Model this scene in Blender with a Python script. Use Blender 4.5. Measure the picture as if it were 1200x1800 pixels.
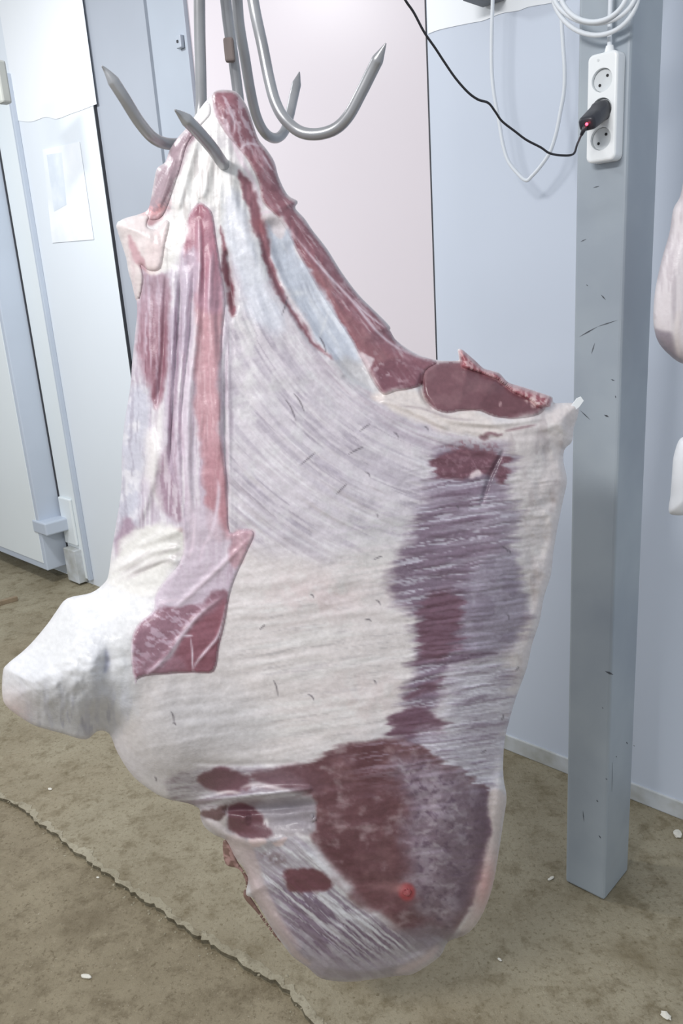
import bpy, bmesh, math, random
import numpy as np
from mathutils import Vector, Matrix
from mathutils.geometry import tessellate_polygon

for o in list(bpy.data.objects):
    bpy.data.objects.remove(o)
scene = bpy.context.scene
COL = scene.collection
rng = random.Random(7)

# ------------------------------------------------------------------ camera
F = 1400.0                       # focal length for a 1200 x 1800 frame
CAM_H = 1.5
_d = np.array([330.0, -4800.0, -F]); _d /= np.linalg.norm(_d)   # world down seen by the tilted camera
_Z = -_d
_f = np.array([0, 0, -1.0]); _Y = _f - _f.dot(_Z) * _Z; _Y /= np.linalg.norm(_Y)
_X = np.cross(_Y, _Z)
ROT = np.array([_X, _Y, _Z])     # camera -> world
CAM = np.array([0.0, 0.0, CAM_H])
cd = bpy.data.cameras.new('camera'); cam = bpy.data.objects.new('camera', cd); COL.objects.link(cam)
cd.sensor_fit = 'VERTICAL'; cd.sensor_height = 36.0; cd.sensor_width = 24.0
cd.lens = 36.0 * F / 1800.0
cd.clip_start = 0.01
m4 = Matrix.Identity(4)
for i in range(3):
    for j in range(3):
        m4[i][j] = ROT[i][j]
m4.translation = CAM
cam.matrix_world = m4
scene.camera = cam

# ------------------------------------------------------------------ light
world = bpy.data.worlds.new('world'); scene.world = world; world.use_nodes = True
bg = world.node_tree.nodes['Background']
bg.inputs[0].default_value = (0.86, 0.92, 1.0, 1); bg.inputs[1].default_value = 0.58

def area(name, loc, target, size, sy, power, col):
    l = bpy.data.lights.new(name, 'AREA'); l.shape = 'RECTANGLE'; l.size = size; l.size_y = sy
    l.energy = power; l.color = col
    o = bpy.data.objects.new(name, l); COL.objects.link(o); o.location = loc
    o.rotation_euler = (Vector(target) - Vector(loc)).to_track_quat('-Z', 'Y').to_euler()
    return o
# ceiling tubes of the room
area('ceiling_tube_light', (-1.55, -0.55, 2.9), (-0.1, 1.3, 0.9), 1.2, 0.3, 56, (1.0, 0.985, 0.975))
area('ceiling_tube_light', (-1.6, 2.55, 2.85), (-1.5, 2.95, 0.0), 0.5, 0.12, 30, (0.97, 0.985, 1.0))

scene.view_settings.view_transform = 'Standard'
scene.view_settings.look = 'None'
scene.view_settings.exposure = 0.09
scene.view_settings.gamma = 1.0
scene.view_settings.use_curve_mapping = False

# ------------------------------------------------------------------ geometry helpers
def ray(x, y):
    return ROT @ np.array([x - 600.0, -(y - 900.0), -F])
def at(x, y, Y):                                  # point of a sight line standing Y metres away
    r = ray(x, y); return CAM + r * (Y / r[1])
def on_floor(x, y, z=0.0):
    r = ray(x, y); return CAM + r * ((z - CAM_H) / r[2])
W0 = np.array([-1.345, 4.051, 0.0]); WA = np.array([0.7157, -0.6984, 0.0]); WN = np.array([-0.6984, -0.7157, 0.0])
WA /= np.linalg.norm(WA); WN = np.array([WA[1], -WA[0], 0.0])
UP = np.array([0, 0, 1.0])
def wp(s, off, z):                                # point in wall coordinates
    return W0 + WA * s + WN * off + UP * z
def on_plane(x, y, p0, n):
    r = ray(x, y); t = ((p0 - CAM) @ n) / (r @ n); return CAM + r * t
def on_wall(x, y, off=0.0):
    return on_plane(x, y, wp(0, off, 0), WN)

def link(name, me, mat=None, parent=None):
    o = bpy.data.objects.new(name, me); COL.objects.link(o)
    if mat is not None: me.materials.append(mat)
    if parent is not None: o.parent = parent
    return o
def empty(name, loc=(0, 0, 0)):
    o = bpy.data.objects.new(name, None); COL.objects.link(o); o.location = loc; o.empty_display_size = 0.05
    bpy.context.view_layer.update()
    return o
def adopt(o, root):                                # parent, keeping the world position
    o.parent = root; o.matrix_parent_inverse = Matrix.Translation(-Vector(root.location))
    return o
def tag(o, label, cat, group=None, kind=None):
    o['label'] = label; o['category'] = cat
    if group: o['group'] = group
    if kind: o['kind'] = kind
    return o
def struct(o, label=None, cat=None):
    o['kind'] = 'structure'
    if label: o['label'] = label
    if cat: o['category'] = cat
    return o
def mesh_from(name, V, Fc, smooth=True):
    me = bpy.data.meshes.new(name); me.from_pydata([tuple(map(float, v)) for v in V], [], Fc); me.update()
    if smooth: me.polygons.foreach_set('use_smooth', [True] * len(me.polygons))
    return me

def catmull(P, n=6, closed=False):
    P = [np.array(p, float) for p in P]; out = []; N = len(P)
    rngi = range(N) if closed else range(N - 1)
    for i in rngi:
        if closed: p0, p1, p2, p3 = P[i-1], P[i], P[(i+1) % N], P[(i+2) % N]
        else: p0, p1, p2, p3 = P[max(i-1, 0)], P[i], P[i+1], P[min(i+2, N-1)]
        for k in range(n):
            t = k / n
            out.append(0.5 * ((2*p1) + (p2-p0)*t + (2*p0-5*p1+4*p2-p3)*t*t + (3*p1-p0-3*p2+p3)*t**3))
    if not closed: out.append(P[-1])
    return out

def tube(name, pts, r, mat, parent=None, sides=12, closed=False, tip=0.0, round_end=True):
    P = [np.array(p, float) for p in pts]; N = len(P)
    rad = list(r) if hasattr(r, '__len__') else [r] * N
    V = []; Fc = []
    T = []
    for i in range(N):
        a = P[(i-1) % N] if (closed or i > 0) else P[i]; b = P[(i+1) % N] if (closed or i < N-1) else P[i]
        t = b - a; T.append(t / (np.linalg.norm(t) + 1e-12))
    u = np.cross(T[0], [0.3, 0.9, 0.2]); u /= np.linalg.norm(u)
    for i in range(N):
        u = u - u.dot(T[i]) * T[i]; u /= np.linalg.norm(u); v = np.cross(T[i], u)
        for k in range(sides):
            a = 2 * math.pi * k / sides
            V.append(P[i] + rad[i] * (math.cos(a) * u + math.sin(a) * v))
    for i in range(N if closed else N - 1):
        j = (i + 1) % N
        for k in range(sides):
            k2 = (k + 1) % sides
            Fc.append((i*sides+k, i*sides+k2, j*sides+k2, j*sides+k))
    if not closed:
        Fc.append(tuple(range(sides))[::-1]); Fc.append(tuple((N-1)*sides + k for k in range(sides)))
    return link(name, mesh_from(name, V, Fc), mat, parent)

def bm_box(bm, c, ux, uy, uz, hx, hy, hz):
    c = np.array(c, float); vs = []
    for sx in (-1, 1):
        for sy in (-1, 1):
            for sz in (-1, 1):
                vs.append(bm.verts.new(tuple(c + sx*hx*np.array(ux) + sy*hy*np.array(uy) + sz*hz*np.array(uz))))
    for f in ((0,1,3,2),(4,6,7,5),(0,4,5,1),(2,3,7,6),(0,2,6,4),(1,5,7,3)):
        bm.faces.new([vs[i] for i in f])
def box(name, c, ux, uy, uz, hx, hy, hz, mat, parent=None, bevel=0.0, seg=2):
    bm = bmesh.new(); bm_box(bm, c, ux, uy, uz, hx, hy, hz)
    bmesh.ops.recalc_face_normals(bm, faces=bm.faces)
    if bevel > 0:
        bmesh.ops.bevel(bm, geom=list(bm.edges), offset=bevel, segments=seg, profile=0.5, affect='EDGES')
    me = bpy.data.meshes.new(name); bm.to_mesh(me); bm.free()
    return link(name, me, mat, parent)
def wall_box(name, s0, s1, o0, o1, z0, z1, mat, parent=None, bevel=0.0):
    return box(name, wp((s0+s1)/2, (o0+o1)/2, (z0+z1)/2), WA, WN, UP, (s1-s0)/2, (o1-o0)/2, (z1-z0)/2, mat, parent, bevel)
def prism(name, pts, axis, t, mat, parent=None):
    """pts: planar 3-D outline, extruded by axis*t"""
    P = [np.array(p, float) for p in pts]; N = len(P); ax = np.array(axis, float) * t
    V = P + [p + ax for p in P]
    tri = tessellate_polygon([[Vector(p) for p in P]])
    Fc = [tuple(x) for x in tri] + [tuple(N + i for i in x[::-1]) for x in tri]
    for i in range(N):
        j = (i + 1) % N; Fc.append((i, j, N + j, N + i))
    bm = bmesh.new(); vs = [bm.verts.new(tuple(v)) for v in V]
    for f in Fc:
        try: bm.faces.new([vs[i] for i in f])
        except ValueError: pass
    bmesh.ops.recalc_face_normals(bm, faces=bm.faces)
    me = bpy.data.meshes.new(name); bm.to_mesh(me); bm.free()
    return link(name, me, mat, parent)

# ------------------------------------------------------------------ materials
def lin(c):
    c = np.array(c, float) / 255.0
    return np.where(c <= 0.04045, c / 12.92, ((c + 0.055) / 1.055) ** 2.4)
def material(name, rgb, rough=0.5, metal=0.0, var=0.06, scale=6.0, bump=0.0, bscale=60.0, rgb2=None, spec=0.5, emit=None, estr=0.0):
    m = bpy.data.materials.new(name); m.use_nodes = True; nt = m.node_tree; N = nt.nodes; L = nt.links
    p = N['Principled BSDF']
    p.inputs['Roughness'].default_value = rough; p.inputs['Metallic'].default_value = metal
    p.inputs['Specular IOR Level'].default_value = spec
    c = lin(rgb); c2 = lin(rgb2) if rgb2 is not None else c * (1 - var * 2)
    tc = N.new('ShaderNodeTexCoord'); nz = N.new('ShaderNodeTexNoise'); nz.inputs['Scale'].default_value = scale
    nz.inputs['Detail'].default_value = 6; L.new(tc.outputs['Object'], nz.inputs['Vector'])
    rp = N.new('ShaderNodeValToRGB'); rp.color_ramp.elements[0].position = 0.35; rp.color_ramp.elements[1].position = 0.65
    rp.color_ramp.elements[0].color = (*c2, 1); rp.color_ramp.elements[1].color = (*c, 1)
    L.new(nz.outputs['Fac'], rp.inputs['Fac']); L.new(rp.outputs['Color'], p.inputs['Base Color'])
    if bump > 0:
        n2 = N.new('ShaderNodeTexNoise'); n2.inputs['Scale'].default_value = bscale; n2.inputs['Detail'].default_value = 5
        L.new(tc.outputs['Object'], n2.inputs['Vector'])
        b = N.new('ShaderNodeBump'); b.inputs['Strength'].default_value = bump; b.inputs['Distance'].default_value = 0.004
        L.new(n2.outputs['Fac'], b.inputs['Height']); L.new(b.outputs['Normal'], p.inputs['Normal'])
    if emit is not None:
        p.inputs['Emission Color'].default_value = (*lin(emit), 1); p.inputs['Emission Strength'].default_value = estr
    return m

M_pink = material('pinkish_white_panel', (222, 214, 219), 0.35, var=0.012, scale=1.2, spec=0.35)
M_blue = material('cool_white_panel', (208, 216, 229), 0.4, var=0.012, scale=1.5, spec=0.35)
M_white = material('white_panel', (232, 238, 244), 0.4, var=0.015, scale=1.2, spec=0.35)
M_gloss = material('glossy_grey_panel', (172, 178, 188), 0.12, var=0.03, scale=2.0, spec=0.5)
M_frame = material('grey_frame', (176, 184, 195), 0.4, var=0.04, scale=3)
M_joint = material('dark_joint', (62, 64, 70), 0.7, var=0.1)
M_film = material('protective_film', (246, 249, 252), 0.35, var=0.008, scale=3, bump=0.15, bscale=9)
M_paper = material('paper', (248, 250, 252), 0.7, rgb2=(232, 237, 243), scale=5)
M_leaf = material('door_white', (236, 242, 244), 0.4, var=0.012, scale=1.5)
M_leafedge = material('door_edge', (196, 205, 218), 0.45, var=0.04, scale=2)
M_base = material('dirty_base_strip', (208, 212, 216), 0.7, rgb2=(168, 168, 160), scale=9, bump=0.2)
M_post = material('painted_steel', (168, 177, 183), 0.45, rgb2=(153, 162, 171), scale=4.5, bump=0.05, bscale=25)
M_steel = material('hook_steel', (178, 179, 181), 0.3, metal=0.45, rgb2=(156, 156, 158), scale=14)
M_plastic = material('white_plastic', (238, 241, 242), 0.35, var=0.01)
M_hole = material('socket_hole', (22, 22, 24), 0.7, var=0.05)
M_socket = material('socket_well', (212, 216, 218), 0.45, var=0.01)
M_black = material('black_plastic', (44, 45, 52), 0.4, var=0.05)
M_cordb = material('black_cord', (38, 38, 44), 0.5, var=0.05)
M_cordw = material('white_cord', (224, 229, 234), 0.45, var=0.02, scale=20)
M_led = material('red_led', (255, 60, 70), 0.3, emit=(255, 50, 70), estr=9.0)
M_chip = material('pale_chip', (222, 218, 205), 0.8, var=0.06, scale=60)
M_mark = material('dark_scratch', (84, 88, 94), 0.8, var=0.1, scale=40)
M_wood = material('worn_wood', (150, 132, 108), 0.8, var=0.12, scale=30)
M_sheet = material('white_sheet', (232, 234, 238), 0.5, var=0.02, scale=5, bump=0.2, bscale=14)
M_grey = material('grey_box', (110, 114, 120), 0.5, var=0.04)

def floor_material(name, c1, c2, c3, stain):
    m = bpy.data.materials.new(name); m.use_nodes = True; nt = m.node_tree; N = nt.nodes; L = nt.links
    p = N['Principled BSDF']; tc = N.new('ShaderNodeTexCoord')
    def noise(sc, det=6, rough=0.6):
        n = N.new('ShaderNodeTexNoise'); n.inputs['Scale'].default_value = sc; n.inputs['Detail'].default_value = det
        n.inputs['Roughness'].default_value = rough; L.new(tc.outputs['Object'], n.inputs['Vector']); return n.outputs['Fac']
    def ramp(fac, a, b, ca, cb):
        r = N.new('ShaderNodeValToRGB'); r.color_ramp.elements[0].position = a; r.color_ramp.elements[1].position = b
        r.color_ramp.elements[0].color = (*lin(ca), 1); r.color_ramp.elements[1].color = (*lin(cb), 1); L.new(fac, r.inputs['Fac']); return r.outputs['Color']
    def mixc(fac, A, B):
        x = N.new('ShaderNodeMix'); x.data_type = 'RGBA'
        if isinstance(fac, float): x.inputs[0].default_value = fac
        else: L.new(fac, x.inputs[0])
        L.new(A, x.inputs[6]); L.new(B, x.inputs[7]); return x.outputs[2]
    def fac(f, a, b):
        r = N.new('ShaderNodeMapRange'); r.inputs[1].default_value = a; r.inputs[2].default_value = b; L.new(f, r.inputs[0]); return r.outputs[0]
    def rgb(c):
        r = N.new('ShaderNodeRGB'); r.outputs[0].default_value = (*lin(c), 1); return r.outputs[0]
    col = ramp(noise(3.0, 8, 0.62), 0.35, 0.66, c2, c1)
    col = mixc(fac(noise(1.1, 4), 0.5, 0.72), col, rgb(c3))
    col = mixc(fac(noise(16, 6, 0.7), 0.5, 0.72), col, rgb(stain))
    col = mixc(fac(noise(28, 5, 0.7), 0.56, 0.75), col, rgb(c1))
    col = mixc(fac(noise(95, 4, 0.7), 0.54, 0.72), col, rgb(stain))
    col = mixc(fac(noise(150, 3, 0.6), 0.66, 0.78), col, rgb((184, 176, 156)))
    col = mixc(fac(noise(2.2, 5), 0.58, 0.74), col, rgb(stain))
    L.new(col, p.inputs['Base Color'])
    rr = N.new('ShaderNodeMapRange'); rr.inputs[3].default_value = 0.42; rr.inputs[4].default_value = 0.8
    L.new(noise(1.7, 4), rr.inputs[0]); L.new(rr.outputs[0], p.inputs['Roughness'])
    p.inputs['Specular IOR Level'].default_value = 0.35
    b = N.new('ShaderNodeBump'); b.inputs['Strength'].default_value = 0.8; b.inputs['Distance'].default_value = 0.007
    L.new(noise(55, 8, 0.7), b.inputs['Height']); L.new(b.outputs['Normal'], p.inputs['Normal'])
    return m
M_slab = floor_material('concrete_screed', (164, 155, 132), (140, 130, 107), (148, 136, 112), (110, 98, 72))
M_floor = floor_material('concrete_worn', (152, 141, 117), (130, 119, 96), (140, 128, 106), (104, 92, 70))
M_rim = floor_material('crumbled_concrete', (178, 170, 148), (150, 142, 120), (164, 155, 134), (118, 108, 86))

# ------------------------------------------------------------------ floor
FL = prism('floor', [wp(-3.2, 0, -0.015), wp(4.6, 0, -0.015), wp(4.6, 5.5, -0.015), wp(-3.2, 5.5, -0.015)], UP, -0.1, M_floor)
struct(FL, 'worn khaki concrete floor of the cold room', 'floor')
edge_px = [(5,1402),(28,1412),(60,1440),(100,1468),(130,1492),(165,1522),(200,1545),(235,1570),(280,1598),(310,1620),(350,1648),(385,1668),(420,1690),(450,1708),(480,1724),(505,1742),(525,1765),(545,1790),(565,1830)]
E0 = [on_floor(*p) for p in edge_px]
E0 = [np.array([-3.0, 3.35, 0]), np.array([-1.9, 2.62, 0])] + E0 + [np.array([0.12, 0.95, 0]), np.array([0.5, -0.5, 0])]
E1 = []
for p, q in zip(E0[:-1], E0[1:]):
    n = max(1, int(np.linalg.norm(q - p) / 0.012))
    for k in range(n):
        x = p + (q - p) * k / n
        E1.append(x + np.array([rng.uniform(-1, 1), rng.uniform(-1, 1), 0]) * 0.0055)
E1.append(E0[-1])
slab_out = [wp(-3.2, 0, 0)] + E1 + [np.array([1.5, -0.6, 0]), wp(4.6, 0, 0)]
SL = prism('screed_slab', slab_out, UP, -0.016, M_slab, FL)
SL['label'] = 'raised screed layer with a broken edge'
rim_w = lambda k: 0.006 + 0.018*k/len(E1) + 0.008*math.sin(k*.37)*math.sin(k*.11) + rng.uniform(-0.003, 0.008)
strip = E1[2:-16]
rim_out = [p + np.array([0, 0, 0.0012]) for p in strip] + [p + np.array([0.5, 0.86, 0])*rim_w(i) + np.array([0, 0, 0.0012]) for i, p in reversed(list(enumerate(strip)))]
RM = prism('slab_rim', rim_out, UP, -0.012, M_rim, FL)
# crumbling rim of the broken edge
def crumbs():
    bm = bmesh.new()
    for i in range(420):
        k = rng.randrange(4, len(E1) - 12); p = E1[k]
        d = rng.gauss(0, 0.016); r = rng.uniform(0.0012, 0.0042)
        z = 0.0 if d > 0.004 else (-0.015 if d < -0.006 else -0.004)
        c = p + np.array([0.55, 0.83, 0]) * d + np.array([0, 0, z])
        mt = Matrix.Translation(Vector(c)) @ Matrix.Rotation(rng.uniform(0, 6), 4, 'Z') @ Matrix.Diagonal((r*rng.uniform(.8,1.6), r, r*.7, 1))
        bmesh.ops.create_icosphere(bm, subdivisions=1, radius=1.0, matrix=mt)
    me = bpy.data.meshes.new('edge_crumbs'); bm.to_mesh(me); bm.free()
    o = link('edge_crumbs', me, M_rim, FL); o['kind'] = 'stuff'
crumbs()

# ------------------------------------------------------------------ back wall: panels with open joints
WB = empty('wall_back', tuple(wp(0.6, -0.06, 0))); struct(WB, 'long insulated panel wall behind the hanging meat', 'wall')
def wpart(o): return adopt(o, WB)
TOP = 2.95
wpart(wall_box('backing', -2.6, 4.4, -0.10, -0.055, 0, TOP, M_joint))
wpart(wall_box('wall_panel', -0.03, 0.6225, -0.055, 0.0, 0, TOP, M_white))
wpart(wall_box('wall_panel', -2.6, -0.03, -0.055, -0.001, 0, TOP, M_white))
wpart(wall_box('wall_panel', 0.6285, 1.062, -0.055, -0.012, 0, TOP, M_gloss))
wpart(wall_box('wall_panel', 1.304, 2.3215, -0.055, 0.0, 0, TOP, M_pink))
wpart(wall_box('wall_panel', 2.3262, 4.4, -0.055, 0.0, 0, TOP, M_blue))
wpart(wall_box('joint_strip', 0.6225, 0.6285, -0.03, 0.0008, 0, TOP, M_joint))
wpart(wall_box('joint_strip', 2.3215, 2.3262, -0.03, 0.0008, 0, TOP, M_joint))
wpart(wall_box('corner_post', 1.085, 1.290, -0.055, 0.012, 0, TOP, M_frame, bevel=0.004))
wpart(wall_box('post_lip', 1.058, 1.085, -0.03, 0.004, 0, TOP, material('post_lip_grey', (122, 129, 140), 0.4)))
wpart(wall_box('post_lip', 1.290, 1.304, -0.03, 0.016, 0, TOP, M_frame))
clip = wall_box('clip', 1.255, 1.285, 0.012, 0.03, 2.315, 2.355, M_frame, bevel=0.003); wpart(clip)
wpart(wall_box('screw', 1.264, 1.272, 0.03, 0.033, 2.332, 2.340, M_joint))
BB = wall_box('baseboard_back', 0.62, 4.4, -0.02, 0.006, 0.0, 0.055, M_base, bevel=0.003); struct(BB, 'low dirty white strip along the foot of the panel wall', 'baseboard')

# protective films left on the panels
def film(name, px, off, label):
    top = [on_wall(x, y, off) for x, y in px]
    P = catmull(top, 6)
    e = [P[-1] * 0 + wp((P[-1]-W0) @ WA, off, TOP - 0.05), wp((P[0]-W0) @ WA, off, TOP - 0.05)]
    o = prism(name, P + e, WN, 0.0012, M_film); return tag(o, label, 'film', 'protective films on the wall panels')
film('protective_film', [(31, 212), (55, 214), (80, 206), (100, 209), (125, 200), (145, 193), (170, 183)], 0.001, 'bright white protective film on the panel above the paper notice')
film('protective_film', [(752, 60), (770, 53), (800, 46), (830, 40), (850, 36), (880, 24), (910, 19), (930, 12), (965, 6), (1002, -2)], 0.001, 'torn white protective film above the cables at the top right')

# paper notice
NT = prism('paper_notice', [on_wall(75, 263, .002), on_wall(140, 249, .002), on_wall(165, 421, .002), on_wall(92, 427, .002)], WN, 0.001, M_paper)
tag(NT, 'blank-looking white paper notice taped to the left wall panel', 'paper')
pf = prism('faded_print', [on_wall(82, 272, .0032), on_wall(108, 268, .0032), on_wall(117, 360, .0032), on_wall(95, 372, .0032)], WN, 0.0003, material('faded_print', (214, 222, 231), 0.8, rgb2=(228, 234, 241), scale=12))
adopt(pf, NT)

# ------------------------------------------------------------------ door
D = empty('door_1', tuple(wp(-0.9, 0.01, 0.06))); struct(D, 'thick white insulated cold-room door at the left edge', 'door')
def dpart(o): return adopt(o, D)
dpart(wall_box('door_leaf', -1.5, -0.235, 0.012, 0.150, 0.085, 2.5, M_leafedge, bevel=0.006))
dpart(wall_box('face_sheet', -1.5, -0.262, 0.150, 0.154, 0.125, 2.5, M_leaf, bevel=0.0015))
dpart(wall_box('gasket', -0.235, -0.226, 0.0, 0.022, 0.06, 2.5, M_joint))
dpart(wall_box('door_frame', -0.226, -0.03, 0.0, 0.018, 0.03, 2.5, M_leaf, bevel=0.005))
dpart(wall_box('frame_lip', -0.045, -0.026, 0.0, 0.026, 0.03, 2.5, M_leafedge, bevel=0.004))
hinge = dpart(wall_box('hinge_bracket', -0.30, -0.15, 0.018, 0.16, 0.30, 0.37, M_leafedge, bevel=0.008))
dpart(wall_box('hinge_plate', -0.215, -0.09, 0.018, 0.034, 0.22, 0.48, M_leaf, bevel=0.006))
dpart(wall_box('kick_block', -0.20, -0.08, 0.0, 0.06, 0.012, 0.20, M_base, bevel=0.004))
hd = dpart(box('handle', at(3, 145, 3.42), WA, WN, UP, 0.022, 0.02, 0.075, material('handle_grey', (176, 178, 172), 0.5), bevel=0.008))

# ------------------------------------------------------------------ steel post
PB = np.array([0.576, 1.595, 0.0]); PW, PD = 0.104, 0.135
pc = PB - WA * PW / 2 - WN * PD / 2
POST = empty('steel_post', tuple(pc)); tag(POST, 'grey painted square steel post carrying the white power strip', 'post')
psh = box('shaft', pc + UP * 1.4, WA, WN, UP, PW/2, PD/2, 1.4, M_post, bevel=0.007, seg=3); adopt(psh, POST)
PF0 = PB.copy()                                   # plane of its front-left face
def on_post(x, y, off=0.0): return on_plane(x, y, PF0 + WN * off, WN)
def scratch(a, b, w=0.0012, face=0):
    n = WN if face == 0 else WA
    p, q = (on_plane(*a, PF0 + n * 0.0002, n), on_plane(*b, PF0 + n * 0.0002, n))
    d = (q - p); L = np.linalg.norm(d); d /= L; c = np.cross(n, d)
    mid = (p + q) / 2
    o = prism('scratch', [p, mid - c*w, q, mid + c*w], n, 0.0003, M_mark); adopt(o, POST)
for a, b, w in [((1018,592),(1050,574),.0013),((1050,574),(1084,563),.001),((1039,622),(1045,603),.001),((1019,721),(1037,738),.0011),((1061,729),(1070,733),.002),
                ((1056,518),(1064,527),.0012),((1020,425),(1030,420),.0008),((1042,330),(1053,327),.0009),((1024,1425),(1026,1444),.001),((1048,1406),(1051,1410),.002),
                ((1052,1468),(1056,1474),.0018),((1063,1180),(1078,1186),.003),((1030,500),(1033,503),.0008),((1073,667),(1080,669),.001),((1081,695),(1082,700),.001),((1058,1243),(1060,1246),.001),
                ((1064,1368),(1067,1371),.0013)]:
    scratch(a, b, w)
for a, b, w in [((1100,1304),(1103,1308),.0015),((1113,1310),(1115,1312),.001),((1076,1340),(1075,1392),.0009),((1082,1329),(1084,1331),.001)]:
    scratch(a, b, w, 1)

# ------------------------------------------------------------------ power strip on the post
def power_strip():
    c = on_post(1063, 191, 0.016)
    root = empty('power_strip', tuple(c)); tag(root, 'white three-socket power strip mounted on the grey post', 'power strip')
    hx, hz, hy = 0.029, 0.0915, 0.015
    bm = bmesh.new(); bm_box(bm, c, WA, WN, UP, hx, hy, hz); bmesh.ops.recalc_face_normals(bm, faces=bm.faces)
    vert_edges = [e for e in bm.edges if abs((e.verts[0].co - e.verts[1].co).normalized().dot(Vector(WN))) > 0.9]
    bmesh.ops.bevel(bm, geom=vert_edges, offset=0.011, segments=5, profile=0.5, affect='EDGES')
    fr = [e for e in bm.edges if all((np.array(v.co) - c) @ WN > hy - 1e-4 for v in e.verts)]
    bmesh.ops.bevel(bm, geom=fr, offset=0.005, segments=3, profile=0.5, affect='EDGES')
    me = bpy.data.meshes.new('housing'); bm.to_mesh(me); bm.free()
    body = link('housing', me, M_plastic)
    # socket wells sunk into the housing
    bc = bmesh.new()
    q = Vector(WN).to_track_quat('Z', 'Y').to_matrix().to_4x4()
    zs = (0.046, -0.003, -0.052)
    for dz in zs:
        bmesh.ops.create_cone(bc, cap_ends=True, segments=36, radius1=0.0195, radius2=0.0205, depth=0.022, matrix=Matrix.Translation(Vector(c + UP*dz + WN*(hy + 0.001))) @ q)
    mc = bpy.data.meshes.new('cut'); bc.to_mesh(mc); bc.free(); co = link('cut', mc)
    md = body.modifiers.new('wells', 'BOOLEAN'); md.operation = 'DIFFERENCE'; md.object = co; md.solver = 'EXACT'
    dg = bpy.context.evaluated_depsgraph_get(); dg.update()
    me2 = bpy.data.meshes.new_from_object(body.evaluated_get(dg))
    body.modifiers.clear(); body.data = me2; bpy.data.objects.remove(co)
    adopt(body, root)
    for dz in zs:
        sc = bmesh.new()
        bmesh.ops.create_cone(sc, cap_ends=True, segments=32, radius1=0.0188, radius2=0.0188, depth=0.003, matrix=Matrix.Translation(Vector(c + UP*dz + WN*(hy - 0.0085))) @ q)
        # earth-less insert: two side keys
        ms = bpy.data.meshes.new('socket'); sc.to_mesh(ms); sc.free()
        so = link('socket', ms, M_socket); adopt(so, root)
        for sgn in (-1, 1):
            hb = bmesh.new()
            pos = c + UP*dz + WN*(hy - 0.0068) + (WA*0.0072 + UP*0.0070)*sgn
            bmesh.ops.create_cone(hb, cap_ends=True, segments=14, radius1=0.0026, radius2=0.0026, depth=0.001, matrix=Matrix.Translation(Vector(pos)) @ q)
            mh = bpy.data.meshes.new('pin_hole'); hb.to_mesh(mh); hb.free()
            ho = link('pin_hole', mh, M_hole); ho.parent = so
    nb = bmesh.new(); bmesh.ops.create_cone(nb, cap_ends=True, segments=20, radius1=0.010, radius2=0.0065, depth=0.014, matrix=Matrix.Translation(Vector(c + UP*(hz + 0.004) + WA*0.006)))
    mn = bpy.data.meshes.new('cable_gland'); nb.to_mesh(mn); nb.free(); adopt(link('cable_gland', mn, M_plastic), root)
    t0 = c + UP*(hz + 0.006) + WA*0.006
    pts = catmull([t0, t0 + UP*0.05 + WN*0.002, t0 + UP*0.12 + WN*0.004 + WA*0.002, t0 + UP*0.21 + WN*0.003], 8)
    adopt(tube('power_cord', pts, 0.0042, M_cordw), root)
    scb = bmesh.new(); bmesh.ops.create_cone(scb, cap_ends=True, segments=12, radius1=0.0022, radius2=0.0022, depth=0.001, matrix=Matrix.Translation(Vector(c + UP*0.080 - WA*0.008 + WN*(hy+0.0003))) @ q)
    ms = bpy.data.meshes.new('screw'); scb.to_mesh(ms); scb.free(); adopt(link('screw', ms, M_socket), root)
    return c, hy
PSC, PSH = power_strip()

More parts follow.
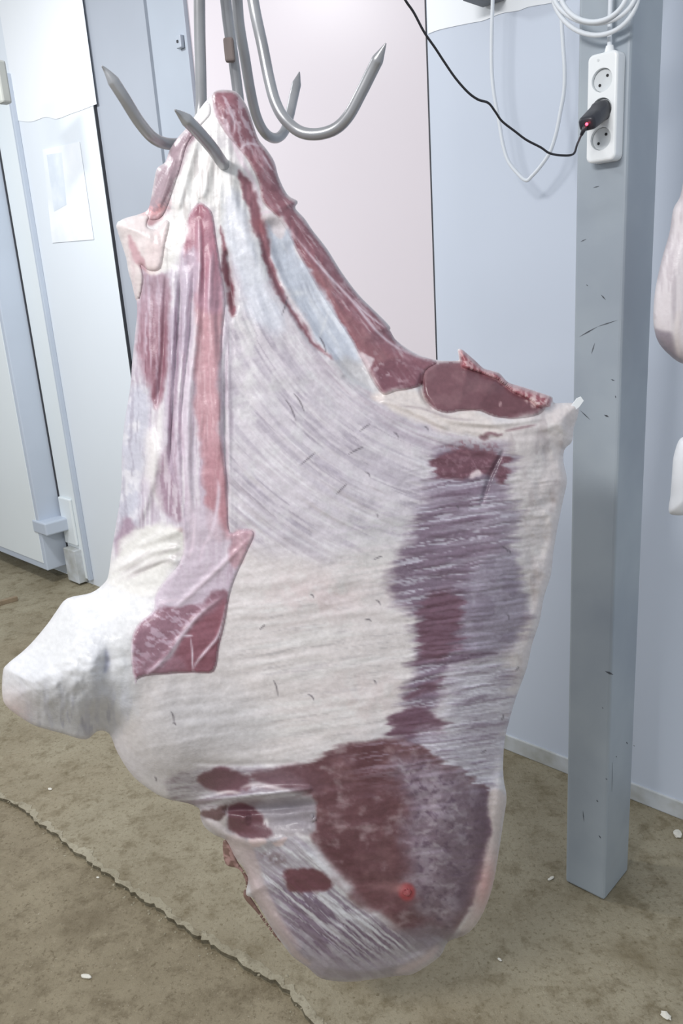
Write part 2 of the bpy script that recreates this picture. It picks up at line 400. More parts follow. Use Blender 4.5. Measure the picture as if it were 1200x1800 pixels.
# charger
def charger():
    p0 = PSC + UP * (-0.003) + WN * (PSH - 0.004)
    p1 = on_post(1030, 219, 0.016 + PSH + 0.060)
    root = empty('phone_charger', tuple(p0)); tag(root, 'black charger plugged into the middle socket with a glowing red light', 'charger')
    d = p1 - p0; L = np.linalg.norm(d); d /= L
    sx = np.cross(d, UP); sx /= np.linalg.norm(sx); sy = np.cross(sx, d)
    # rounded tapering body: rings
    V = []; Fc = []; n = 20
    secs = [(0.0, .0165, .0165), (0.12, .0175, .0172), (0.2, .0172, .0150), (0.55, .0168, .0135), (0.9, .0158, .0125), (0.97, .0145, .0112), (1.0, .011, .0085)]
    for t, a, b in secs:
        for k in range(n):
            an = 2*math.pi*k/n; ca, sa = math.cos(an), math.sin(an); pw = 0.55
            V.append(p0 + d*L*t + sx*a*math.copysign(abs(ca)**pw, ca) + sy*b*math.copysign(abs(sa)**pw, sa))
    for i in range(len(secs)-1):
        for k in range(n): Fc.append((i*n+k, i*n+(k+1) % n, (i+1)*n+(k+1) % n, (i+1)*n+k))
    Fc.append(tuple(range(n))[::-1]); Fc.append(tuple((len(secs)-1)*n + k for k in range(n)))
    adopt(link('case', mesh_from('case', V, Fc), M_black), root)
    # strain relief
    e = p0 + d*L
    e2 = on_post(1021, 238, 0.016 + PSH + 0.062)
    adopt(tube('strain_relief', [e - d*0.004 + (e2-e)*.0, e*.6+e2*.4, e2], [0.0055, 0.0042, 0.0028], M_black), root)
    # light
    lb = bmesh.new(); lp = on_plane(1033, 222, p0 + d*L*0.86 - sx*0.012, -sx*0.5 - WN) 
    lc = p0 + d*L*0.97
    tocam = (CAM - lc) / np.linalg.norm(CAM - lc)
    lc = lc + tocam*0.0105
    bmesh.ops.create_uvsphere(lb, u_segments=14, v_segments=10, radius=0.0026, matrix=Matrix.Translation(Vector(lc)))
    ml = bpy.data.meshes.new('status_light'); lb.to_mesh(ml); lb.free(); ml.polygons.foreach_set('use_smooth', [True]*len(ml.polygons))
    adopt(link('status_light', ml, M_led), root)
    cpx = [(1014,254),(1007,271),(985,273),(965,269),(950,259),(925,246),(905,231),(882,213),(870,196),(858,181),(840,175),(822,162),(800,137),(780,108),(765,85),(745,56),(727,22),(712,0),(690,-40)]
    pts = [e2] + [at(x, y, 1.50 - 0.011*i) for i, (x, y) in enumerate(cpx)]
    adopt(tube('charging_cord', catmull(pts, 5), 0.0019, M_cordb, sides=8), root)
charger()

# hanging white cables
jb = empty('junction_box', tuple(on_wall(852, -30, 0.03))); tag(jb, 'dark grey box at the top edge feeding the looped white cable', 'box')
cjb = np.array(on_wall(850, -22, 0.051))
adopt(box('case', cjb, WA, WN, UP, 0.034, 0.045, 0.029, M_grey, bevel=0.004), jb)
adopt(box('lid', cjb + WN*0.047, WA, WN, UP, 0.030, 0.003, 0.025, M_grey, bevel=0.002), jb)
vp = [(866,-12),(864,60),(864,120),(868,165),(877,215),(884,255),(893,283),(908,303),(924,317),(935,309),(950,292),(966,268),(977,235),(985,195),(991,160),(992,120),(989,75),(987,30),(992,-5),(1005,-40)]
VC = tube('white_cable', catmull([on_wall(x, y, 0.10) for x, y in vp], 6), 0.0045, M_cordw)
tag(VC, 'white cable hanging in a V-shaped loop in front of the wall', 'cable')
def coil():
    pts = []
    cx, cy = 1043, -22
    for i in range(150):
        t = i / 149 * 2 * math.pi * 3.0 - 1.2
        k = i / 149
        rx = 78 - 16*k + 4*math.sin(5*k); ry = 84 - 34*k + 5*math.sin(9*k)
        pts.append(on_post(cx + rx*math.cos(t) + 4*math.sin(7*k), cy + ry*math.sin(t), 0.031 + 0.020*k + 0.003*math.sin(t)))
    o = tube('coiled_cable', pts, 0.0042, M_cordw, sides=10)
    tag(o, 'coil of white cable hung on the post above the power strip', 'cable')
coil()

# ------------------------------------------------------------------ noise and shape fields used for the meat
_tab = {}
def vn(x, y, seed=0):
    if seed not in _tab: _tab[seed] = np.random.RandomState(seed + 11).rand(256, 256)
    T = _tab[seed]
    xi = np.floor(x).astype(int); yi = np.floor(y).astype(int); fx = x - xi; fy = y - yi
    fx = fx*fx*(3-2*fx); fy = fy*fy*(3-2*fy)
    a = T[xi & 255, yi & 255]; b = T[(xi+1) & 255, yi & 255]; c = T[xi & 255, (yi+1) & 255]; d = T[(xi+1) & 255, (yi+1) & 255]
    return (a*(1-fx)+b*fx)*(1-fy) + (c*(1-fx)+d*fx)*fy
def fbm(x, y, seed=0, o=4):
    s = 0; w = 0.5; t = 0
    for k in range(o):
        s = s + w*vn(x*2**k + 17.3*k, y*2**k + 5.1*k, seed + k); t += w; w *= 0.5
    return s / t
def ss(x, a, b):
    t = np.clip((x - a) / (b - a), 0, 1); return t*t*(3-2*t)
def sdf(poly, a, b):
    """signed distance (positive inside) of points to a closed outline"""
    P = np.array(poly, float); n = len(P)
    d2 = np.full(a.shape, 1e12); ins = np.zeros(a.shape, bool)
    for i in range(n):
        x0, y0 = P[i]; x1, y1 = P[(i+1) % n]
        ex, ey = x1-x0, y1-y0; wx, wy = a-x0, b-y0
        t = np.clip((wx*ex + wy*ey) / (ex*ex + ey*ey + 1e-9), 0, 1)
        dx, dy = wx - ex*t, wy - ey*t
        d2 = np.minimum(d2, dx*dx + dy*dy)
        if y0 != y1:
            c = ((y0 <= b) != (y1 <= b)) & (a < x0 + (b - y0) / (y1 - y0) * (x1 - x0))
            ins ^= c
    d = np.sqrt(d2)
    return np.where(ins, d, -d)
def region(poly, a, b, soft=3.0, smooth=True):
    """0..1 mask of a closed outline, only worked out near it"""
    P = catmull(poly, 4, True) if smooth else poly
    P = np.array(P); m = np.zeros(a.shape); q = soft + 2
    k = (a > P[:,0].min()-q) & (a < P[:,0].max()+q) & (b > P[:,1].min()-q) & (b < P[:,1].max()+q)
    if k.any(): m[k] = ss(sdf(P, a[k], b[k]), -soft, soft)
    return m
def streak(pts, a, b, w, taper=True):
    """0..1 mask of a soft line along pts"""
    P = np.array(catmull(pts, 4) if len(pts) > 2 else pts, float); m = np.zeros(a.shape); q = w*2.5 + 2
    k = (a > P[:,0].min()-q) & (a < P[:,0].max()+q) & (b > P[:,1].min()-q) & (b < P[:,1].max()+q)
    if not k.any(): return m
    A, B = a[k], b[k]; best = np.full(A.shape, 1e9); end = np.ones(A.shape); n = len(P) - 1
    for i in range(n):
        x0, y0 = P[i]; ex, ey = P[i+1] - P[i]
        t = np.clip(((A-x0)*ex + (B-y0)*ey) / (ex*ex + ey*ey + 1e-9), 0, 1)
        d = np.hypot(A - x0 - ex*t, B - y0 - ey*t)
        if taper:
            u = (i + t) / n; d = d / (0.25 + 0.75*np.sqrt(np.clip(1 - (2*u-1)**2, 0, 1)))
            near = d < best; end[near] = np.clip(1.05 - np.abs(2*u-1)**3, 0, 1)[near]
        best = np.minimum(best, d)
    m[k] = np.exp(-(best / w)**2) * end; return m
def blob(a, b, x, y, sx, sy=None, rot=0.0):
    sy = sy or sx; c, s = math.cos(rot), math.sin(rot); dx, dy = a-x, b-y
    u = (dx*c + dy*s)/sx; v = (-dx*s + dy*c)/sy
    return np.exp(-0.5*(u*u + v*v))

# ------------------------------------------------------------------ outlines of the beef forequarter
BODY = [(372,166),(384,158),(412,160),(425,172),(437,194),(446,222),(455,246),(468,262),(482,284),(490,312),(505,342),(523,354),(519,366),(535,384),(550,406),(575,438),(600,478),(630,518),(660,548),(685,574),(684,584),(702,603),(732,622),(770,633),(803,634),(806,628),(804,614),(812,615),(835,634),(850,648),(876,655),(893,672),(922,681),(955,692),(970,698),(974,708),(1000,708),(1016,712),(1015,732),(1008,752),(1005,776),(992,790),(990,812),(996,845),(988,885),(979,930),(972,972),(968,1010),(955,1052),(948,1092),(935,1132),(925,1176),(908,1222),(896,1262),(887,1300),(884,1340),(885,1370),(890,1402),(885,1440),(876,1500),(865,1560),(845,1612),(820,1642),(788,1655),(772,1682),(728,1711),(700,1715),(650,1722),(610,1726),(565,1720),(540,1700),(515,1682),(500,1664),(480,1636),(462,1605),(446,1580),(432,1572),(436,1546),(428,1526),(412,1505),(398,1478),(378,1468),(360,1454),(352,1436),(350,1422),(330,1412),(292,1404),(260,1386),(230,1360),(206,1322),(192,1290),(172,1285),(150,1300),(112,1290),(86,1283),(60,1275),(35,1260),(12,1242),(4,1222),(5,1182),(12,1168),(40,1145),(60,1125),(84,1096),(98,1076),(118,1052),(160,1042),(184,1024),(191,1008),(196,970),(204,920),(213,860),(214,800),(219,740),(229,680),(232,640),(237,590),(241,540),(234,505),(226,480),(221,450),(214,420),(204,398),(216,385),(246,376),(260,368),(265,350),(270,322),(276,296),(290,285),(299,262),(314,240),(330,222),(352,190)]
FLAP = [(348,358),(362,362),(374,378),(380,420),(388,470),(396,530),(390,600),(389,700),(390,770),(397,820),(400,880),(404,935),(428,930),(447,938),(432,975),(412,1020),(402,1055),(395,1092),(385,1136),(376,1180),(340,1182),(290,1185),(258,1188),(242,1194),(238,1203),(232,1168),(230,1142),(234,1116),(246,1094),(270,1072),(273,1046),(290,1020),(312,996),(322,972),(322,945),(318,905),(312,860),(300,800),(302,740),(310,680),(318,600),(316,500),(316,430),(328,385)]
SIDEFLAP = [(205,398),(217,386),(246,377),(262,379),(258,398),(275,403),(292,386),(298,395),(290,430),(282,472),(262,476),(248,466),(252,488),(247,520),(240,530),(232,500),(222,455)]
NECK = [(374,168),(386,160),(410,162),(424,174),(436,196),(446,224),(455,248),(470,268),(482,288),(489,314),(504,344),(520,356),(517,367),(534,386),(549,408),(574,440),(599,480),(629,520),(659,550),(682,576),(700,604),(731,624),(768,636),(748,652),(742,675),(720,684),(696,688),(674,694),(655,672),(640,640),(622,606),(600,572),(578,540),(552,496),(528,452),(508,415),(500,400),(484,378),(462,355),(455,322),(438,285),(420,262),(398,236),(380,205)]
EYE = [(747,652),(770,637),(802,635),(830,640),(852,650),(876,660),(893,674),(922,684),(956,696),(958,716),(944,730),(905,736),(868,732),(842,722),(812,722),(785,726),(762,718),(746,700),(741,674)]
BONECHIP = [(806,614),(813,615),(834,634),(850,648),(876,656),(893,673),(922,682),(958,694),(970,700),(966,714),(946,718),(930,704),(900,690),(872,668),(846,658),(810,646)]
RIBCUT = [(392,1478),(404,1484),(416,1512),(428,1530),(438,1548),(432,1566),(444,1582),(470,1622),(494,1652),(500,1662),(484,1648),(452,1605),(428,1576),(432,1552),(420,1528),(396,1518)]
NECKBACK = [(277,296),(290,286),(300,262),(314,241),(332,222),(352,192),(366,178),(370,200),(352,222),(330,252),(320,285),(306,330),(286,380),(262,386),(262,368),(266,350),(271,322)]
YC = 1.24

def relief(a, b):
    """height of the front surface over the hanging plane at image pixels a, b, metres"""
    sd = np.maximum(sdf(BODY_S, a, b), 0)
    R = 46 + 60*ss(b, 480, 950)
    u = np.clip(sd / R, 0, 1); e = np.sqrt(np.clip(1 - (1-u)**2, 0, 1))
    h = e * (0.028 + 0.034*ss(b, 420, 1000))
    h = h + ss(sd, 0, 120) * (0.055*blob(a, b, 560, 1000, 230, 300) + 0.03*blob(a, b, 720, 1480, 150, 150) + 0.02*blob(a, b, 380, 560, 120, 260))
    h = h + ss(sd, 0, 60) * (0.07*blob(a, b, 95, 1190, 70, 60) + 0.05*blob(a, b, 230, 1180, 95, 95) + 0.02*blob(a, b, 160, 1110, 60, 50) + 0.03*blob(a, b, 290, 1310, 80, 60))
    h = h - 0.012*blob(a, b, 182, 1255, 20, 46, 0.2) - 0.010*blob(a, b, 186, 1170, 10, 22) 
    # long folds hanging from the hook
    for pts, w, k in [([(305,470),(303,600),(296,720),(285,830)], 11, .010), ([(330,470),(322,600),(312,720),(314,860),(325,950)], 9, .008),
                      ([(352,440),(346,560),(330,690),(328,800),(335,920)], 9, .009), ([(368,430),(372,560),(380,700),(384,820)], 12, .008),
                      ([(255,520),(262,640),(270,700)], 14, .008), ([(228,700),(222,800),(206,930)], 10, .006), ([(262,745),(270,800),(262,860),(240,930)], 11, .013),
                      ([(240,960),(280,945),(320,930)], 8, .005), ([(210,1000),(262,972),(318,962)], 8, .007), ([(232,1006),(290,985),(316,990)], 8, .006),
                      ([(350,230),(330,300),(312,370)], 8, .007), ([(372,270),(360,330),(352,350)], 8, .006), ([(310,270),(290,330),(275,372)], 7, .006),
                      ([(398,300),(420,380),(450,470)], 12, .005), ([(395,560),(400,700),(402,840)], 6, .004),
                      ([(700,700),(780,735),(860,745),(960,735)], 7, .006), ([(660,700),(720,720),(790,755)], 6, .005),
                      ([(990,740),(985,860),(962,1000),(945,1080),(910,1200)], 16, .009), ([(890,1300),(878,1400),(868,1500),(848,1590)], 13, .010),
                      ([(345,1408),(420,1400),(480,1394),(550,1386)], 9, .018), ([(360,1440),(400,1470),(450,1480),(505,1474)], 10, .012),
                      ([(560,1700),(640,1708),(720,1690),(780,1650)], 10, .006), ([(425,1510),(460,1580),(500,1640),(545,1690)], 10, .008),
                      ([(520,1480),(580,1540),(640,1595)], 10, .007)]:
        h = h + k*streak(pts, a, b, w)
    for pts, w, k in [([(292,480),(288,620),(276,720)], 6, .008), ([(318,480),(311,600),(303,740),(300,830)], 5, .009), ([(341,470),(334,590),(320,720),(322,840)], 5, .009),
                      ([(398,440),(404,500),(412,552)], 8, .014), ([(398,590),(394,700),(396,800),(402,880)], 4, .006),
                      ([(455,400),(475,470),(505,530),(550,600),(580,630)], 8, .010), ([(600,660),(640,690),(668,702)], 6, .007),
                      ([(390,1424),(450,1420),(500,1418),(560,1415)], 11, .030), ([(430,1440),(500,1440),(550,1440)], 20, .020),
                      ([(742,655),(742,690),(762,720)], 5, .008), ([(225,480),(232,540),(238,620)], 5, .004), ([(230,1012),(262,1000),(300,985)], 4, .006),
                      ([(845,890),(860,840),(885,790)], 4, .006), ([(335,1340),(420,1345),(520,1340)], 6, .004), ([(1000,770),(960,760),(900,770)], 8, .003)]:
        h = h - k*streak(pts, a, b, w)
    # lumps of the knuckle and of the fat margin on the right
    kn = blob(a, b, 110, 1195, 75, 65)
    h = h + ss(sd, 0, 25)*kn*(0.022*(fbm(a/34, b/34, 151, 3)-.5) + 0.008*ss(b, 1170, 1260)*(fbm(a/9, b/34, 153, 3)-.5))
    h = h + ss(sd, 0, 22)*ss(a-0.12*(1000-b), 890, 960)*(1-ss(b, 1250, 1350))*0.014*(fbm(a/26, b/34, 155, 3)-.5)
    # ridged sinew of the dark band, low right membrane and foot of the lobe
    hb_ = fbm((b+0.14*a+6*(fbm(a/34+9, b/34+3, 37, 4)-.5))/3.6, a/60, 59, 3) - .5
    h = h + 0.0042*hb_*ss(a, 680, 760)*ss(b, 780, 860)*(1-ss(b, 1330, 1420))*ss(sd, 0, 40)
    hd_ = fbm((-0.62*a+0.78*b)/5, (0.78*a+0.62*b)/70, 63, 3) - .5
    h = h + 0.0055*hd_*ss(b-0.75*(a-500), 1490, 1540)*ss(sd, 4, 40)
    h = h + 0.004*(fbm(a/24, b/18, 157, 4)-.5)*blob(a, b, 700, 1470, 130, 110)
    # membrane strip between shoulder and neck lies lower
    h = h - 0.010*region([(470,392),(500,400),(540,470),(590,555),(630,625),(668,700),(620,668),(560,590),(505,510),(478,440)], a, b, 10)
    # fibre grain
    r = np.hypot(a-900, b-350); th = np.arctan2(b-350, a-900)*520
    g1 = fbm(r/9, th/110, 3, 3) - .5
    wv = np.clip(ss(a, 380, 450)*ss(b, 420, 520), 0, 1)
    g2 = fbm((a + 8*fbm(a/60, b/60, 9, 2))/7, b/120, 5, 3) - .5
    g3 = fbm((b + 0.12*a)/8, a/95, 7, 3) - .5
    low = ss(b, 950, 1080)*ss(a, 560, 680)
    g = wv*(1-low)*g1 + (1-wv)*(1-ss(b, 960, 1040))*g2 + low*g3
    patch = 0.25 + 0.9*ss(fbm(a/70, b/70, 23, 3), .35, .7)
    quiet = 1 - 0.75*ss(b, 900, 1020)*(1-ss(a, 660, 760))
    h = h + ss(sd, 0, 30)*(0.0050*g*patch*quiet + 0.0045*(fbm(a/46, b/30, 21, 2)-.5) + 0.0006*(fbm(a/9, b/9, 25, 2)-.5) + 0.0035*(1-quiet)*(fbm((b+0.16*a+14*fbm(a/80,b/80,27,2))/13, a/120, 29, 3)-.5))
    return h

def paint(a, b):
    """flesh and fat colours, with some painted shade low down, laid out in image pixels a, b (display values 0..255)"""
    n = len(a); C = np.empty((n, 3)); C[:] = (224, 219, 219)
    def lay(col, m, k=1.0):
        mm = np.clip(m*k, 0, 1)[:, None]; C[:] = C*(1-mm) + np.array(col, float)*mm
    w1 = (fbm(a/34, b/34, 31, 4)-.5); w2 = (fbm(a/34+9, b/34+3, 37, 4)-.5)
    A = a + 20*w1 + 3*(fbm(a/6, b/6, 33, 2)-.5); B = b + 20*w2 + 3*(fbm(a/6+5, b/6, 35, 2)-.5)                   # softly wandering outlines
    A2 = a + 44*(fbm(a/90, (b+.14*a)/6, 41, 3)-.5) + 24*w1; B2 = b + 12*w2   # outlines combed sideways
    r = np.hypot(a-900, b-350); th = np.arctan2(b-350, a-900)*520
    arc = fbm(r/4.5, th/70, 51, 3); arc2 = fbm(r/10, th/150, 53, 3)
    ver = fbm((a+9*w1)/4.0, b/75, 55, 3); ver2 = fbm((a+14*w1)/9, b/160, 57, 3)
    hor = fbm((b+0.14*a+6*w2)/3.6, a/60, 59, 3); hor2 = fbm((b+0.14*a)/10, a/140, 61, 3)
    dg = -0.62*a + 0.78*b; dl = 0.78*a + 0.62*b
    dia = fbm((dg+6*w1)/4, dl/60, 63, 3)
    brk = 0.3 + 0.9*ss(fbm(a/48, b/48, 64, 3), .36, .66)
    bl = fbm(a/22, b/22, 65, 4); fine = fbm(a/5, b/5, 67, 3); big = fbm(a/110, b/110, 69, 3)
    lay((212, 205, 208), ss(big, .4, .7), .6)
    # ---- whole upper sheet: thin membrane over muscle
    up = region([(395,470),(470,440),(520,560),(600,660),(680,710),(780,740),(790,800),(760,860),(700,960),(600,990),(470,990),(405,960),(392,800),(388,600)], A, B, 26)
    lay((209, 200, 207), up, .95)
    lay((170, 160, 172), up*brk*ss(arc, .52, .74), .7); lay((226, 221, 224), up*(1.3-brk)*ss(arc, .46, .28), .7); lay((214, 210, 212), up*ss(bl, .55, .72), .5)
    lay((180, 170, 182), up*ss(arc2, .5, .72), .55)
    lay((218, 214, 214), region([(400,560),(470,560),(500,640),(470,760),(410,740)], A, B, 30)*ss(bl, .4, .7), .6)
    lay((192, 176, 186), region([(520,470),(600,600),(760,700),(820,740),(780,800),(640,720),(540,620)], A, B, 24)*ss(arc, .4, .65), .6)
    # lower pale fat
    lay((230, 221, 219), region([(400,960),(560,985),(690,960),(735,1060),(720,1220),(560,1320),(330,1345),(215,1290),(240,1120),(380,1060)], A, B, 30), .9)
    pale = ss(b, 1000, 1080)*ss(a, 380, 470)*(1-ss(b, 1300, 1340))
    lay((196, 189, 190), pale*ss(hor, .58, .78), .6); lay((236, 232, 230), pale*ss(hor2, .55, .75), .6)
    lay((226, 206, 206), blob(a, b, 560, 1045, 70, 30)*ss(bl, .3, .6), .7); lay((226, 210, 208), blob(a, b, 650, 1225, 60, 40)*ss(bl, .3, .6), .6)
    lay((204, 202, 205), region([(250,1230),(420,1220),(470,1300),(330,1345),(240,1330)], A, B, 40), .45)
    lay((201, 199, 196), region([(600,905),(720,890),(700,1000),(600,1030)], A, B, 30)*ss(hor, .4, .6), .4)
    # bright fat of the knuckle on the left
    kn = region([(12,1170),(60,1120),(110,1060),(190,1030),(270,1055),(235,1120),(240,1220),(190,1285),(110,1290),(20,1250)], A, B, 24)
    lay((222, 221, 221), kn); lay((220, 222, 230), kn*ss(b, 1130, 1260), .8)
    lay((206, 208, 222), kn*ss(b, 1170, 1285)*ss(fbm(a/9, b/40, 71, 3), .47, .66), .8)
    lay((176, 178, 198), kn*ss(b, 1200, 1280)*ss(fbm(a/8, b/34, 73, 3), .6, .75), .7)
    lay((226, 208, 205), blob(a, b, 20, 1245, 26, 26), .8); lay((214, 186, 186), blob(a, b, 12, 1262, 22, 12)*ss(fine, .3, .6), .8)
    lay((150, 152, 176), streak([(186,1140),(188,1165),(184,1185)], a, b, 5), .8); lay((214, 216, 224), blob(a, b, 170, 1150, 18, 50), .4)
    # ---- left column
    lc = region([(238,480),(320,470),(400,560),(395,860),(322,960),(205,990),(213,850),(220,720),(232,620)], A, B, 14)
    lay((204, 192, 203), lc); lay((176, 158, 172), lc*ss(ver, .52, .72), .7); lay((226, 220, 224), lc*ss(ver, .46, .3), .8)
    m = region([(240,490),(285,480),(298,520),(297,600),(292,660),(280,705),(268,708),(250,650),(238,570)], A, B, 7)
    lay((164, 118, 132), m, .95); lay((196, 168, 182), m*ss(ver, .50, .66), .85); lay((134, 84, 98), m*ss(ver, .44, .3), .7)
    lay((196, 180, 194), m*(1-ss(b, 480, 620)), .55)
    m = region([(222,690),(250,680),(262,740),(250,860),(235,930),(205,960),(210,860),(214,780)], A, B, 10)
    lay((198, 196, 208), m); lay((228, 224, 228), m*ss(bl, .5, .66), .8); lay((168, 162, 176), m*ss(ver, .6, .76), .7)
    lay((232, 224, 222), streak([(262,748),(268,800),(258,850)], a, b, 13), .95); lay((230, 224, 222), streak([(282,700),(276,780),(270,850),(285,900)], a, b, 9), .8)
    m = region([(286,800),(322,770),(330,850),(325,910),(300,915),(282,870)], A, B, 7)
    lay((158, 126, 144), m, .85); lay((212, 196, 206), m*ss(ver, .5, .62), .85)
    m = region([(300,560),(318,560),(310,700),(318,790),(330,860),(300,850),(296,760)], A, B, 6)
    lay((186, 166, 184), m, .75); lay((160, 130, 148), m*ss(ver, .52, .7), .6)
    lay((158, 128, 146), region([(208,920),(222,905),(236,925),(220,965),(206,980)], A, B, 6), .8)
    lay((150, 100, 106), region([(282,935),(318,928),(312,942),(284,950)], A, B, 4), .85)
    # fat folds above the knuckle
    fo = region([(205,985),(235,930),(318,930),(322,975),(290,1015),(270,1050),(200,1035),(188,1020)], A, B, 8)
    lay((226, 222, 216), fo); lay((236, 231, 228), fo*ss(fbm((0.6*a+b)/18, (a-.6*b)/90, 75, 3), .45, .7), .8); lay((200, 190, 190), fo*ss(fbm((0.6*a+b)/12, (a-.6*b)/90, 76, 3), .56, .8), .6)
    # ---- hanging muscle flap
    fl = ss(sdf(catmull(FLAP, 3, True), a, b), -1.5, 2.5)
    lay((204, 186, 200), fl)
    lay((232, 224, 228), fl*ss(ver, .5, .3)*(1-ss(b, 980, 1040)), .7); lay((176, 146, 164), fl*ss(ver, .55, .72)*(1-ss(b, 980, 1040)), .6)
    pk = region([(345,480),(372,470),(392,560),(388,640),(388,760),(398,830),(402,940),(372,940),(362,860),(350,760),(340,660),(348,560)], A, B, 7)*fl
    lay((196, 146, 154), pk, .95); lay((216, 176, 182), pk*ss(ver, .52, .7), .7); lay((176, 116, 126), pk*ss(ver2, .54, .68), .75)
    lay((178, 118, 128), pk*ss(b, 760, 830)*(1-ss(b, 900, 960)), .5)
    tp = region([(346,360),(368,368),(380,420),(390,500),(384,545),(352,540),(322,440),(330,392)], A, B, 6)*fl
    lay((178, 118, 134), tp, .9); lay((160, 94, 110), tp*ss(ver2, .5, .66), .7); lay((204, 170, 186), tp*ss(b, 420, 540), .5)
    lay((210, 178, 190), streak([(349,380),(350,460),(345,540)], a, b, 4), .8); lay((206, 174, 188), streak([(374,440),(368,500),(366,560)], a, b, 4), .7)
    lay((196, 180, 196), region([(318,470),(340,430),(348,480),(340,560),(330,620),(318,600)], A, B, 6)*fl, .8)
    for p in ([(330,620),(322,720),(330,820),(338,930)], [(345,600),(332,700),(340,820),(338,900)]):
        lay((222, 210, 220), streak(p, a, b, 6)*fl, .8)
    lay((206, 190, 202), region([(318,900),(372,890),(400,960),(380,1010),(330,1060),(276,1064),(290,1022),(320,985)], A, B, 8)*fl, .8)
    lo = region([(234,1116),(262,1078),(330,1062),(356,1060),(372,1040),(402,1040),(396,1092),(376,1180),(242,1192),(231,1142)], A, B, 4)*fl
    lay((152, 110, 124), lo); lay((200, 172, 188), lo*ss(dia*0.4 + fbm(a/10, b/6, 77, 3)*.6, .50, .62)*(1-ss(a-0.6*(1120-b), 320, 345)), .75)
    lay((146, 88, 100), region([(330,1110),(370,1075),(398,1060),(376,1178),(300,1182),(290,1165)], A, B, 7)*fl, .85)
    lay((168, 128, 142), region([(250,1150),(290,1150),(330,1180),(252,1188)], A, B, 8)*fl, .5)
    for p, w in (([(440,945),(405,980),(372,1010),(330,1050),(300,1075)], 5), ([(392,1048),(350,1080),(325,1110),(318,1118),(300,1150),(282,1165),(252,1190)], 4.5), ([(397,1058),(392,1090),(382,1120),(365,1140),(345,1165),(338,1180)], 2.6),
                 ([(382,840),(384,870),(374,930),(358,960),(350,990)], 3.6), ([(344,900),(338,960),(330,980)], 3), ([(318,1118),(340,1117)], 2.2), ([(335,1120),(338,1150),(338,1178)], 1.6), ([(330,850),(338,905),(336,930)], 3), ([(272,1064),(295,1056),(320,1055)], 3)):
        lay((226, 206, 218), streak(p, a, b, w)*fl, .9)
    lay((192, 140, 148), region([(404,936),(430,930),(447,940),(430,975),(415,1000),(404,975)], A, B, 5), .6)
    # ---- top: white tendon fan under the hook
    fan = region([(352,225),(372,262),(398,262),(420,300),(440,360),(455,420),(470,480),(440,500),(420,470),(400,430),(386,400),(374,366),(356,352),(336,372),(322,420),(300,470),(262,474),(285,420),(300,370),(315,320),(336,260)], A, B, 6)
    lay((232, 228, 224), fan); lay((244, 242, 240), fan*ss(ver2, .5, .66), .7); lay((204, 196, 194), fan*ss(ver, .58, .74), .7)
    lay((214, 216, 226), region([(400,330),(428,360),(446,410),(470,500),(500,580),(440,560),(410,470),(392,400)], A, B, 12), .85)
    lay((234, 234, 240), region([(400,350),(425,370),(440,410),(420,420)], A, B, 8), .7)
    lay((232, 228, 226), region([(358,190),(374,176),(384,205),(396,226),(372,240),(348,238),(352,205)], A, B, 4), .9)
    # left dark shank edge
    m = region([(276,298),(290,288),(300,263),(316,240),(334,222),(346,228),(330,262),(318,300),(306,335),(292,372),(262,372),(268,330)], A, B, 5)
    lay((164, 136, 146), m, .9); lay((206, 190, 196), m*ss(fbm((a+.55*b)/4.5, b/60, 79, 3), .52, .66), .8); lay((132, 100, 110), m*ss(fbm((a+.55*b)/5, b/60, 80, 3), .56, .7), .6)
    lay((172, 128, 134), region([(255,392),(262,372),(290,362),(282,385),(262,398)], A, B, 4), .9)
    lay((216, 150, 152), blob(a, b, 268, 368, 18, 8, -.3)*ss(fine, .35, .6), .95)
    # side flap
    sf = ss(sdf(catmull(SIDEFLAP, 3, True), a, b), -1.5, 2.5)
    lay((228, 214, 212), sf); lay((214, 190, 194), sf*ss(ver2, .5, .7), .5); lay((196, 146, 154), region([(224,420),(240,432),(256,460),(266,476),(246,470),(234,450)], A, B, 4), .75)
    lay((236, 216, 214), region([(262,420),(290,400),(286,440),(280,474),(262,474)], A, B, 6), .8); lay((230, 212, 210), streak([(225,430),(232,490),(238,540)], a, b, 5), .6)
    # slit beside the flap
    m = region([(388,392),(396,430),(402,480),(408,520),(414,552),(402,548),(394,500),(388,450)], A, B, 4); lay((138, 84, 94), m, .95)
    # ---- neck muscle
    nk = ss(sdf(catmull(NECK, 3, True), a, b), -1.5, 2.5)
    lay((150, 98, 108), nk); lay((170, 128, 138), nk*ss(fbm((a-.7*b)/8, (b+.7*a)/40, 81, 4), .5, .7), .7); lay((128, 78, 88), nk*ss(bl, .52, .68), .55)
    lay((202, 176, 186), nk*(1-ss(b, 230, 330))*ss(fbm((a-.35*b)/6, b/18, 83, 4), .5, .66), .85); lay((204, 178, 184), nk*ss(b, 250, 300)*ss(fbm((a-.72*b)/5, (b+.72*a)/36, 84, 3), .6, .76), .6)
    lay((196, 150, 152), region([(505,405),(560,480),(640,575),(690,640),(650,640),(600,565),(545,480)], A, B, 8)*ss(fbm(a/16, b/16, 85, 3), .5, .7)*nk, .6)
    lay((152, 100, 106), region([(508,412),(545,462),(600,535),(660,600),(720,640),(690,650),(640,630),(590,555),(540,470)], A, B, 6)*nk, .7)
    lay((124, 76, 88), region([(660,650),(700,630),(740,645),(740,675),(700,688),(672,690)], A, B, 6)*nk, .7)
    lay((214, 190, 196), nk*blob(a, b, 670, 655, 36, 26)*ss(fbm(a/11, b/9, 87, 3), .6, .74), .7)
    lay((226, 208, 212), region([(632,618),(650,622),(656,632),(644,652),(640,640)], A, B, 3), .85)
